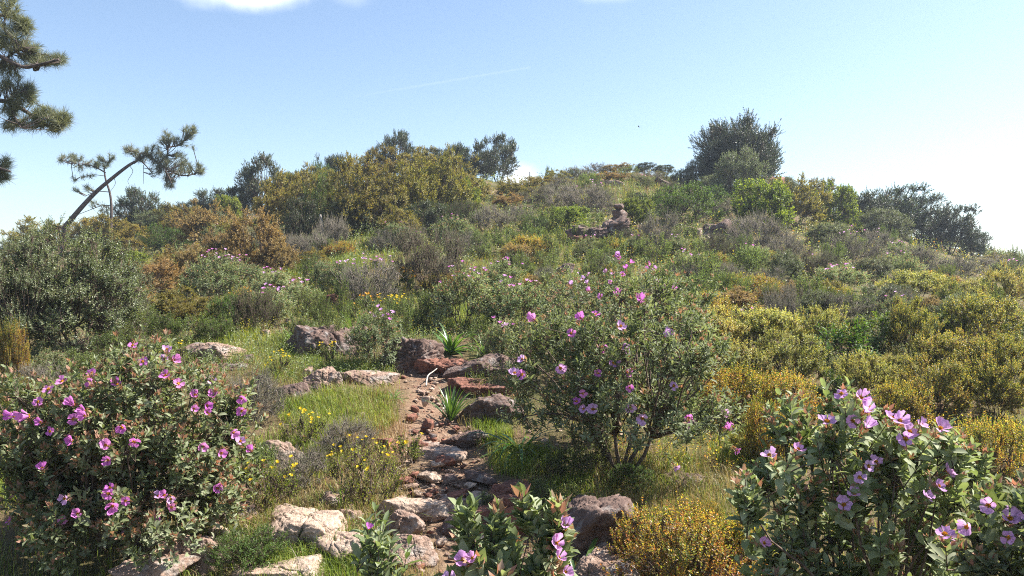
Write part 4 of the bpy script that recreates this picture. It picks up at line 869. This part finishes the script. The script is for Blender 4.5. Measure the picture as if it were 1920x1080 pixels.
pine('slanting pine with a bent bare trunk and tufted crown over the left thicket', 30, [(118, 430), (150, 392), (178, 362), (208, 336), (240, 311), (256, 302)], .10,
     [([(250, 306), (275, 292), (300, 308), (330, 326), (352, 329), (375, 322)], .05), ([(300, 305), (313, 292), (316, 277), (335, 272), (350, 256)], .05), ([(256, 302), (262, 288), (242, 282)], .04), ([(262, 300), (275, 312), (285, 325)], .03), ([(244, 312), (249, 322), (240, 338), (242, 346)], .012), ([(269, 310), (269, 345)], .012), ([(214, 334), (216, 345), (206, 360)], .012), ([(300, 308), (312, 322), (322, 344)], .02)],
     [(243, 281, 13, 9, 5), (263, 291, 18, 12, 8), (288, 285, 16, 14, 8), (309, 255, 12, 14, 6), (356, 246, 13, 13, 8), (335, 262, 14, 10, 4), (300, 300, 20, 14, 8), (330, 302, 22, 18, 10), (345, 312, 14, 12, 5), (374, 316, 11, 10, 6), (290, 318, 14, 14, 5), (320, 330, 18, 12, 5), (322, 346, 14, 6, 3), (355, 275, 8, 5, 1)], 901, .21, .011, 3.6, 1.0, 32, [(354, 328), (366, 325)])
pine('thin straight little pine behind the slanting pine', 31.5, [(208, 425), (209, 390), (206, 362), (198, 336), (195, 315)], .06,
     [([(198, 324), (180, 314), (160, 308), (128, 306), (116, 299)], .03), ([(195, 318), (203, 304), (208, 296)], .02), ([(205, 360), (180, 359), (160, 368)], .02), ([(208, 385), (190, 386), (165, 395), (140, 405)], .02), ([(198, 330), (175, 328), (150, 332)], .015)],
     [(120, 297, 11, 8, 6), (138, 298, 12, 8, 6), (150, 299, 10, 7, 4), (172, 308, 16, 8, 7), (192, 308, 14, 8, 7), (208, 294, 8, 7, 4), (190, 296, 6, 5, 3), (150, 316, 12, 6, 3), (165, 330, 14, 7, 4), (140, 337, 5, 4, 2), (145, 354, 8, 4, 2), (165, 352, 10, 5, 3), (180, 382, 14, 6, 3), (195, 395, 10, 8, 3)], 902, .20, .011, 2.2, .6, 32)
pine('tall pine reaching in from outside the left photo edge with broken sprays of needles', 12.5, [(-170, 640), (-165, 420), (-150, 200), (-165, 0), (-160, -260), (-150, -480)], .17,
     [([(-160, 130), (-90, 120), (-20, 100), (40, 125), (70, 122), (110, 112)], .045), ([(-160, 230), (-60, 195), (10, 190), (50, 210), (90, 236), (120, 228)], .05), ([(-160, 20), (-60, 20), (10, 30), (45, 45)], .04), ([(10, 30), (20, 10), (30, -20)], .02), ([(0, 90), (30, 80), (55, 75)], .02), ([(20, 195), (30, 225), (40, 240)], .02), ([(-165, 330), (-60, 310), (-5, 315), (20, 322)], .03), ([(-10, 330), (0, 345)], .012), ([(-160, -120), (-60, -140), (0, -100)], .04), ([(10, 110), (40, 88)], .02), ([(10, 190), (45, 170)], .02)],
     [(15, 12, 24, 22, 9), (40, 42, 18, 14, 8), (10, 55, 24, 16, 9), (50, 55, 14, 10, 4), (25, 82, 30, 16, 10), (60, 88, 14, 10, 4), (90, 112, 24, 10, 10), (112, 112, 10, 9, 5), (62, 112, 18, 12, 7), (15, 125, 26, 14, 8), (20, 155, 26, 16, 8), (55, 168, 16, 12, 7), (45, 185, 24, 12, 8), (15, 205, 22, 14, 7), (85, 212, 22, 12, 9), (118, 222, 18, 12, 10), (105, 238, 18, 8, 5), (60, 230, 22, 14, 8), (25, 236, 22, 10, 6), (8, 310, 14, 16, 5), (8, 335, 12, 10, 3), (-60, 60, 60, 60, 22), (-60, 180, 60, 50, 20), (-70, -100, 80, 60, 20), (-230, 0, 70, 120, 20), (-240, 180, 60, 80, 14)], 903, .14, .0048, 4.4, .6, 36, [(70, 126), (108, 240), (100, 238), (58, 185)])

# ------------------------------------------------------------------ small single things
def stick(name, pts, rad, mat, label, cat, d=None):
    mb = MB(); b = pts[0]; mb.tube(smooth(pts, 5) - b, np.linspace(rad, rad * .5, 5 * (len(pts) - 1) + 1), 6)
    o = link(name, mb.mesh(name, M[mat], True)); o.location = b; THINGS.append([o, None, None, 800, 700, cat, None, label])
g1 = at([799, 802, 812, 824], [727, 716, 707, 700]); g1[:, 2] += [.015, .05, .05, .06]
stick('dead_branch', g1, .0085, 'dead', 'bleached curved dead branch lying on the path', 'branch')
g2 = np.array([pix(604, 436, 20.5), pix(603, 418, 20.5), pix(600, 402, 20.5)]); stick('dead_tree', g2, .06, 'dead', 'bleached white dead trunk standing in the left thicket', 'trunk')
g3 = np.array([pix(994, 345, 33.5), pix(993, 332, 33.5), pix(993, 322, 33.5)]); stick('dry_stalk', g3, .025, 'twig', 'single dry stalk on the saddle before the small cloud', 'stalk')
mb = MB(); r = np.random.default_rng(3); b = pix(1890, 505, 24); b[2] = ground(b[0], b[1])
for k in range(16):
    e = np.array([r.normal() * .45, r.normal() * .3, r.uniform(.35, .95)]); q = bez((0, 0, 0), e, r, 6); mb.tube(q, np.linspace(.014, .005, 6), 4)
    for j in (2, 3, 4, 5):
        mb.tube(bez(q[j], q[j] + np.array([r.normal() * .14, r.normal() * .1, r.uniform(.05, .22)]), r, 4), [.006, .005, .004, .003], 3)
o = link('bare_shrub', mb.mesh('bare_shrub', M['twig'])); o.location = b; THINGS.append([o, None, None, 1890, 500, 'shrub', None, 'leafless twiggy shrub against the white sky at the right edge'])
# bird gliding above the hill
mb = MB(); s = np.linspace(-1, 1, 9); body = np.stack([0 * s, s * .16, 0 * s], -1); mb.tube(body, .045 * np.sqrt(np.maximum(0, 1 - s * s)) + .004, 6)
for sg in (-1, 1):
    V = []
    for t in np.linspace(0, 1, 6):
        x = sg * (.03 + t * .55); ch = .10 * (1 - t ** 2) + .015; z = .09 * math.sin(t * 2.2); y = .04 - .09 * t * t
        V += [(x, y + ch, z), (x, y - ch, z), (x, y - ch * .2, z + .012)]
    mb.add(V, [(i * 3 + a, i * 3 + c, i * 3 + 3 + c, i * 3 + 3 + a) for i in range(5) for a, c in ((0, 1), (1, 2), (2, 0))])
mb.add([(-.04, -.14, 0), (.04, -.14, 0), (.07, -.26, 0), (-.07, -.26, 0), (0, -.2, .012)], [(0, 1, 4), (1, 2, 4), (2, 3, 4), (3, 0, 4), (0, 3, 2, 1)])
o = link('bird', mb.mesh('bird', M['feather'])); o.scale = (.42, .42, .42); o.location = pix(1198, 238, 55); o.rotation_euler = (.2, .1, 1.2)
THINGS.append([o, None, None, 1198, 238, 'bird', None, 'tiny dark bird gliding in the sky above the summit'])

# ------------------------------------------------------------------ stuff: grass, undergrowth, gravel
r = np.random.default_rng(99)
def blades(mb, P, L, W, r, lean=.75, mat=0):
    N = len(P); az = r.uniform(0, 6.28, N); h = np.stack([np.cos(az), np.sin(az), 0 * az], -1); sd = np.stack([-h[:, 1], h[:, 0], 0 * az], -1)
    ln = (np.abs(r.normal(size=N)) * lean)[:, None]; up = np.array([0, 0, 1.])
    L = L[:, None]; W = W[:, None]
    p1 = P + (up * .55 + h * ln * .25) * L; p2 = P + (up * (1 - .3 * ln) + h * ln * .9) * L
    V = np.stack([P - sd * W * .5, P + sd * W * .5, p1 + sd * W * .4, p1 - sd * W * .4, p2], 1)
    mb.v.append(V.reshape(-1, 3)); f = np.array([0, 1, 2, 3, 3, 2, 4]); mb.li.append(((np.arange(N) * 5)[:, None] + f[None] + mb.n).ravel())
    mb.lt.append(np.tile([4, 3], N)); mb.m.append(np.full(2 * N, mat)); mb.n += N * 5
def ellipse(z, n, r):
    a = r.uniform(0, 6.28, n); s = np.sqrt(r.random(n)); return at(z[0] + z[2] * s * np.cos(a), z[1] + z[3] * s * np.sin(a))
GREEN = [(640, 775, 120, 42, 6000, .10), (470, 655, 150, 30, 5000, .11), (590, 700, 110, 26, 3200, .10), (690, 690, 70, 20, 900, .09), (905, 822, 60, 24, 1800, .10), (975, 872, 70, 26, 1800, .11), (690, 470, 130, 40, 3500, .2), (600, 510, 90, 30, 3000, .2), (880, 590, 70, 30, 2500, .14), (1030, 530, 80, 24, 2500, .12), (30, 890, 50, 70, 1500, .12), (1130, 925, 110, 36, 1500, .10), (1250, 885, 70, 30, 900, .09), (600, 1070, 120, 30, 1800, .09), (850, 800, 40, 30, 700, .07), (770, 720, 60, 30, 700, .06), (1290, 960, 80, 50, 700, .10), (440, 620, 60, 24, 900, .14), (760, 1000, 40, 60, 700, .08), (1380, 850, 50, 30, 600, .11), (560, 860, 100, 50, 1800, .11), (60, 740, 100, 50, 1800, .13), (1120, 360, 160, 26, 2500, .25), (1050, 440, 60, 40, 1500, .2), (960, 450, 200, 60, 4500, .2), (1250, 500, 200, 60, 3500, .18), (620, 560, 140, 50, 3000, .16), (1000, 600, 200, 40, 2500, .14), (700, 590, 120, 50, 2500, .15)]
gb = MB()
for z in GREEN:
    P = ellipse(z, z[4], r); keep = path_dist(P[:, 0], P[:, 1]) > .75 + r.random(len(P)) * .5; P = P[keep]
    far = np.clip(P[:, 1] / 9, .8, 2.6); blades(gb, P - np.array([0, 0, .01]), z[5] * r.uniform(.5, 1.25, len(P)), .0045 * far * r.uniform(.7, 1.3, len(P)), r)
for o in ROCKS:      # grass and weeds growing up against the rocks
    if o.location.y > 13 or o.location.y < 3: continue
    bx = o.dimensions; k = int(60 + 260 * bx[0]); a = r.uniform(0, 6.28, k); q = r.uniform(.82, 1.25, k)
    X_ = o.location.x + np.cos(a) * bx[0] * .5 * q; Y_ = o.location.y + np.sin(a) * bx[1] * .5 * q
    P = np.stack([X_, Y_, ground(X_, Y_) - .01], -1); P = P[(noise3(P * np.array([6, 6, 0]), 61) > -.15) & (path_dist(P[:, 0], P[:, 1]) > .95 + .3 * r.random(len(P)))]
    blades(gb, P, .085 * r.uniform(.4, 1.3, len(P)), .0045 * max(.8, o.location.y / 9) * r.uniform(.7, 1.3, len(P)), r, .9)
P = at(r.uniform(-250, 2170, 16000), r.uniform(560, 1130, 16000)); P = P[path_dist(P[:, 0], P[:, 1]) > 1.0 + r.random(len(P)) * .4]; far = np.clip(P[:, 1] / 9, .8, 2.6)
blades(gb, P, .10 * r.uniform(.4, 1.2, len(P)), .0045 * far, r)
tag(link('grass', gb.mesh('grass', M['grass'])), 'fresh green grass growing in patches beside the path and on the slope', kind='stuff')
sb = MB()
for z in [(760, 850, 140, 120, 6000, .08), (960, 525, 110, 40, 4000, .16), (1000, 1060, 160, 40, 2500, .08), (700, 780, 130, 60, 3000, .08), (820, 760, 60, 80, 2000, .05), (480, 720, 120, 50, 2500, .1), (1250, 930, 140, 80, 4000, .12), (850, 1050, 140, 60, 2500, .07), (560, 960, 160, 60, 3000, .09), (1110, 350, 180, 26, 3000, .28), (60, 780, 120, 40, 1500, .1)]:
    P = ellipse(z, z[4], r); P = P[path_dist(P[:, 0], P[:, 1]) > .55 + r.random(len(P)) * .6]; far = np.clip(P[:, 1] / 9, .8, 2.6)
    blades(sb, P - np.array([0, 0, .01]), z[5] * r.uniform(.4, 1.3, len(P)), .0035 * far, r, .8)
P = at(r.uniform(-550, 2470, 34000), r.uniform(400, 1130, 34000)); P = P[path_dist(P[:, 0], P[:, 1]) > .9 + r.random(len(P)) * .4]; far = np.clip(P[:, 1] / 8, .8, 3)
blades(sb, P, .08 * r.uniform(.4, 1.3, len(P)) * np.clip(P[:, 1] / 9, .8, 2), .0035 * far, r, .8)
tag(link('dry_grass', sb.mesh('dry_grass', M['straw'])), 'dry straw coloured grass and stalks between the shrubs', kind='stuff')

ub = MB()
def sprigs(P, ln, leaf, wid, n, mat, r, up=1.0):
    N = len(P); D = unit(np.array([0, 0, up]) + rvec(r, N) * .6); ln = ln * r.uniform(.6, 1.3, N)
    t = np.tile(np.linspace(.1, 1, n), (N, 1)); az = (np.arange(n) * 2.4)[None] + r.uniform(0, 6.28, (N, 1)); U = unit(np.cross(np.array([.3, .9, .1]), D)); V = np.cross(D, U)
    rad = U[:, None] * np.cos(az)[..., None] + V[:, None] * np.sin(az)[..., None]; inc = np.radians(52 + r.normal(size=t.shape) * 18)[..., None]
    X = D[:, None] * np.cos(inc) + rad * np.sin(inc); Z = D[:, None] * np.sin(inc) - rad * np.cos(inc)
    Q = P[:, None] + D[:, None] * (t * ln[:, None])[..., None]; s = np.repeat(leaf * np.ones(N), n) * r.uniform(.6, 1.2, N * n)
    ub.inst(*LEAF4, Q.reshape(-1, 3), X.reshape(-1, 3), Z.reshape(-1, 3), s, s * wid, mat)
UM = ['narrow', 'grey', 'rockrose', 'oak', 'amber', 'olive']
for mi, (n, y0, y1, lf, wd) in enumerate([(15000, 335, 720, .035, .25), (7000, 335, 760, .03, .25), (9000, 335, 720, .035, .42), (5000, 335, 640, .035, .6), (3600, 420, 900, .025, .6), (5000, 335, 680, .03, .4)]):
    px = r.uniform(-400, 2300, n); row = r.uniform(y0, y1, n)
    if mi in (4,): px = r.uniform(1150, 2300, n)
    P = at(px, row); cl = noise3(P * np.array([.55, .55, 0]) + mi * 9.1, 40 + mi); keep = (cl > -.25) & (path_dist(P[:, 0], P[:, 1]) > 1.1); P = P[keep]
    f = np.clip(P[:, 1] / 11, .7, 2.4); sprigs(P, .20 * np.clip(f, .6, 2), lf * f, wd, 10, mi, r)
P = at(r.uniform(380, 1500, 1500), r.uniform(720, 1090, 1500)); P = P[path_dist(P[:, 0], P[:, 1]) > 1.2]; sprigs(P, .06, .014, .5, 10, 0, r)
for k in range(110):      # the same low scrub carries on to either side
    right = k % 3; px = r.uniform(2040, 2500) if right else r.uniform(-570, -110); c = at([px], [r.uniform(505, 900)])[0]; R_ = r.uniform(.3, .6); n = int(70 * R_ / .4)
    q = rvec(r, n); q[:, 2] = np.abs(q[:, 2]); P = c + q * R_ * r.uniform(.55, 1, (n, 1)) * np.array([1, 1, .95])
    sprigs(P, .2, .04, .5, 12, int(r.choice([0, 1, 3, 3, 4, 5])), r)
tag(link('undergrowth', ub.mesh('undergrowth', [M[k] for k in UM])), 'low mixed leafy undergrowth between the shrubs of the hillside', kind='stuff')
# gravel
v1, f1 = ico(1); gv = MB()
N = 340; k = r.integers(0, len(PATH) - 1, N); t = r.random((N, 1)); P2 = PATH[k] * (1 - t) + PATH[k + 1] * t + r.normal(size=(N, 2)) * .16
for mi in range(3):
    q = P2[mi::3]; q = np.stack([q[:, 0], q[:, 1], ground(q[:, 0], q[:, 1]) - .02], -1); s = .007 + .024 * r.random(len(q)) ** 3
    V1 = v1 * (1 + .25 * r.normal(size=(len(v1), 1))) * np.array([1, 1, .6]); gv.inst(V1, [tuple(x) for x in f1], q, rvec(r, len(q)) * np.array([1, 1, .2]), np.tile([[0, 0, 1.]], (len(q), 1)) + rvec(r, len(q)) * .2, s, s * r.uniform(.7, 1.2, len(q)), mi)
P = at(r.uniform(430, 1280, 420), r.uniform(800, 1090, 420)); P[:, 2] -= .008
for mi in range(3):
    q = P[mi::3]; s = .008 + .035 * r.random(len(q)) ** 2.5; V1 = v1 * (1 + .28 * r.normal(size=(len(v1), 1))) * np.array([1, 1, .5])
    gv.inst(V1, [tuple(x) for x in f1], q, rvec(r, len(q)) * np.array([1, 1, .2]), np.tile([[0, 0, 1.]], (len(q), 1)) + rvec(r, len(q)) * .3, s, s * r.uniform(.6, 1.2, len(q)), mi)
tb = MB(); P = at(r.uniform(380, 1500, 900), r.uniform(640, 1090, 900)); dv = unit(rvec(r, 900) * np.array([1, 1, .35]) + np.array([0, 0, .1])); ln = (.04 + .16 * r.random(900) ** 2)[:, None]
mid = P + dv * ln * .5 + rvec(r, 900) * ln * .12; mid[:, 2] = np.maximum(mid[:, 2], P[:, 2]); twigs(tb, P, mid, .0026, .002); twigs(tb, mid, mid + unit(dv + rvec(r, 900) * .4) * ln * .5, .002, .0012)
tag(link('twig_litter', tb.mesh('twig_litter', M['twig'])), 'dead grey twigs littering the ground near the path', kind='stuff')
tag(link('gravel', gv.mesh('gravel', [M['rock_red'], M['rock_pink'], M['rock_tan']])), 'small loose stones scattered along the footpath', kind='stuff')

# ------------------------------------------------------------------ labels
ORD = ['leftmost', 'second from left', 'third from left', 'fourth from left', 'fifth from left', 'sixth from left', 'seventh from left', 'eighth from left', 'ninth from left', 'tenth from left', 'eleventh from left', 'twelfth from left', 'thirteenth from left', 'fourteenth from left', 'fifteenth from left', 'sixteenth from left', 'seventeenth from left', 'eighteenth from left', 'nineteenth from left', 'twentieth from left', 'second from right', 'rightmost']
from collections import defaultdict
gr = defaultdict(list)
for t in THINGS:
    o, look, zone, px, row, cat, group, label = t
    if label: tag(o, label, cat, group)
    else: gr[(look, zone)].append(t)
for (look, zone), ts in gr.items():
    ts.sort(key=lambda t: t[3])
    for i, t in enumerate(ts):
        lb = f'{look} {zone}' if len(ts) == 1 else f'{look} {zone}, {ORD[i]}'
        tag(t[0], lb, t[5], t[6])

# ------------------------------------------------------------------ light, sky, camera
SUN_AZ, SUN_EL = math.radians(77), math.radians(49)
sd = bpy.data.lights.new('sun', 'SUN'); sd.energy = 5.0; sd.angle = math.radians(.5); sd.color = (1, .95, .87)
so = link('sun', sd)
from mathutils import Vector
ts_ = Vector((math.sin(SUN_AZ) * math.cos(SUN_EL), math.cos(SUN_AZ) * math.cos(SUN_EL), math.sin(SUN_EL)))
so.rotation_mode = 'QUATERNION'; so.rotation_quaternion = ts_.to_track_quat('Z', 'Y')
w = bpy.data.worlds.new('World'); sc.world = w; w.use_nodes = True; nt = w.node_tree; nt.nodes.clear(); L = nt.links.new
N = lambda t, **k: _node(nt, t, **k)
sky = N('ShaderNodeTexSky', sky_type='NISHITA'); sky.sun_disc = False; sky.sun_elevation = SUN_EL; sky.sun_rotation = SUN_AZ; sky.altitude = 200; sky.air_density = 1.0; sky.dust_density = 1.0; sky.ozone_density = 1.0
tc = N('ShaderNodeTexCoord'); sp = N('ShaderNodeSeparateXYZ'); L(tc.outputs['Generated'], sp.inputs[0])
def mth(op, a, b=None, c=None):
    n = N('ShaderNodeMath', operation=op)
    for i_, v in enumerate((a, b, c)):
        if v is None: continue
        if isinstance(v, (int, float)): n.inputs[i_].default_value = v
        else: L(v, n.inputs[i_])
    return n.outputs[0]
dy = mth('MAXIMUM', sp.outputs[1], .02); gx_ = mth('DIVIDE', sp.outputs[0], dy); gz_ = mth('DIVIDE', sp.outputs[2], dy)
cnz = N('ShaderNodeTexNoise', ins={'Scale': 14.0, 'Detail': 5.0, 'Roughness': .55}); L(tc.outputs['Generated'], cnz.inputs['Vector'])
tot = None
for px, row, a, b, st in ((480, -16, 120, 34, .9), (655, -6, 40, 18, .14), (972, 340, 36, 28, 1.0), (1130, -14, 70, 18, .25)):
    x0, z0 = (px - 960) / F, (540 - row) / F
    ex = mth('POWER', mth('DIVIDE', mth('SUBTRACT', gx_, x0), a / F), 2.0); ez = mth('POWER', mth('DIVIDE', mth('SUBTRACT', gz_, z0), b / F), 2.0)
    e = mth('SUBTRACT', 1.0, mth('SQRT', mth('ADD', ex, ez))); e = mth('ADD', e, mth('MULTIPLY', mth('SUBTRACT', cnz.outputs['Fac'], .5), 1.6))
    mr = N('ShaderNodeMapRange', interpolation_type='SMOOTHSTEP', ins={1: -.4, 2: 1.1, 3: 0.0, 4: st}); L(e, mr.inputs[0])
    tot = mr.outputs[0] if tot is None else mth('MAXIMUM', tot, mr.outputs[0])
# thin vapour trail
x0, z0, x1, z1 = (600 - 960) / F, (540 - 192) / F, (995 - 960) / F, (540 - 126) / F; ln = math.hypot(x1 - x0, z1 - z0); ux, uz = (x1 - x0) / ln, (z1 - z0) / ln
al = mth('ADD', mth('MULTIPLY', mth('SUBTRACT', gx_, x0), ux), mth('MULTIPLY', mth('SUBTRACT', gz_, z0), uz)); ac = mth('ABSOLUTE', mth('ADD', mth('MULTIPLY', mth('SUBTRACT', gx_, x0), -uz), mth('MULTIPLY', mth('SUBTRACT', gz_, z0), ux)))
ml = N('ShaderNodeMapRange', interpolation_type='SMOOTHSTEP', ins={1: 0.0, 2: ln * .6, 3: 0.0, 4: 1.0}); L(al, ml.inputs[0]); me_ = mth('LESS_THAN', al, ln)
mw = N('ShaderNodeMapRange', interpolation_type='SMOOTHSTEP', ins={1: 3.5 / F, 2: 0.0, 3: 0.0, 4: .05}); L(ac, mw.inputs[0])
tot = mth('MAXIMUM', tot, mth('MULTIPLY', mth('MULTIPLY', ml.outputs[0], me_), mw.outputs[0]))
front = mth('GREATER_THAN', sp.outputs[1], .05); tot = mth('MULTIPLY', tot, front)
SKY = .08
mix = N('ShaderNodeMix', data_type='RGBA'); L(tot, mix.inputs[0]); L(sky.outputs[0], mix.inputs[6]); mix.inputs[7].default_value = (8.2, 8.4, 8.7, 1)
bg = N('ShaderNodeBackground', ins={1: SKY}); L(mix.outputs[2], bg.inputs[0]); wo = N('ShaderNodeOutputWorld'); L(bg.outputs[0], wo.inputs[0])
hb = MB(); X_, Y_, z0_, z1_ = 3300, 3300, -31, 15  # box of scattering air, added to imitate lens veil and lifted shadows
vv = [(x, y, z) for z in (z0_, z1_) for y in (-Y_, Y_) for x in (-X_, X_)]
hb.add(vv, [(0, 2, 3, 1), (4, 5, 7, 6), (0, 1, 5, 4), (2, 6, 7, 3), (0, 4, 6, 2), (1, 3, 7, 5)])
hm = bpy.data.materials.new('lens_veil_air'); hm.use_nodes = True; hn = hm.node_tree; hn.nodes.clear()
pv = _node(hn, 'ShaderNodeVolumePrincipled'); pv.inputs['Color'].default_value = (.76, .87, 1, 1); pv.inputs['Density'].default_value = .0012; pv.inputs['Anisotropy'].default_value = .35
ho_ = _node(hn, 'ShaderNodeOutputMaterial'); hn.links.new(pv.outputs[0], ho_.inputs['Volume'])
tag(link('lens_veil', hb.mesh('lens_veil', hm)), 'pale scattering volume added over the hillside to imitate lens veil', kind='stuff')
cd = bpy.data.cameras.new('camera'); co = link('camera', cd); co.location = (0, 0, EYE); co.rotation_euler = (math.pi / 2, 0, 0)
cd.sensor_width = 36; cd.lens = F / 1920 * 36; cd.clip_start = .05; cd.clip_end = 6000; sc.camera = co
sc.view_settings.view_transform = 'Standard'; sc.view_settings.look = 'None'; sc.view_settings.exposure = 1.5; sc.view_settings.gamma = 1
sc.render.engine = 'CYCLES'; cy = sc.cycles
cy.max_bounces = 7; cy.diffuse_bounces = 3; cy.glossy_bounces = 2; cy.transmission_bounces = 4; cy.transparent_max_bounces = 6; cy.volume_bounces = 0
cy.filter_width = 1.05; cy.use_denoising = False; cy.sample_clamp_indirect = 6; cy.caustics_reflective = False; cy.caustics_refractive = False
try: cy.denoiser = 'OPENIMAGEDENOISE'; cy.denoising_input_passes = 'RGB_ALBEDO_NORMAL'
except Exception: pass
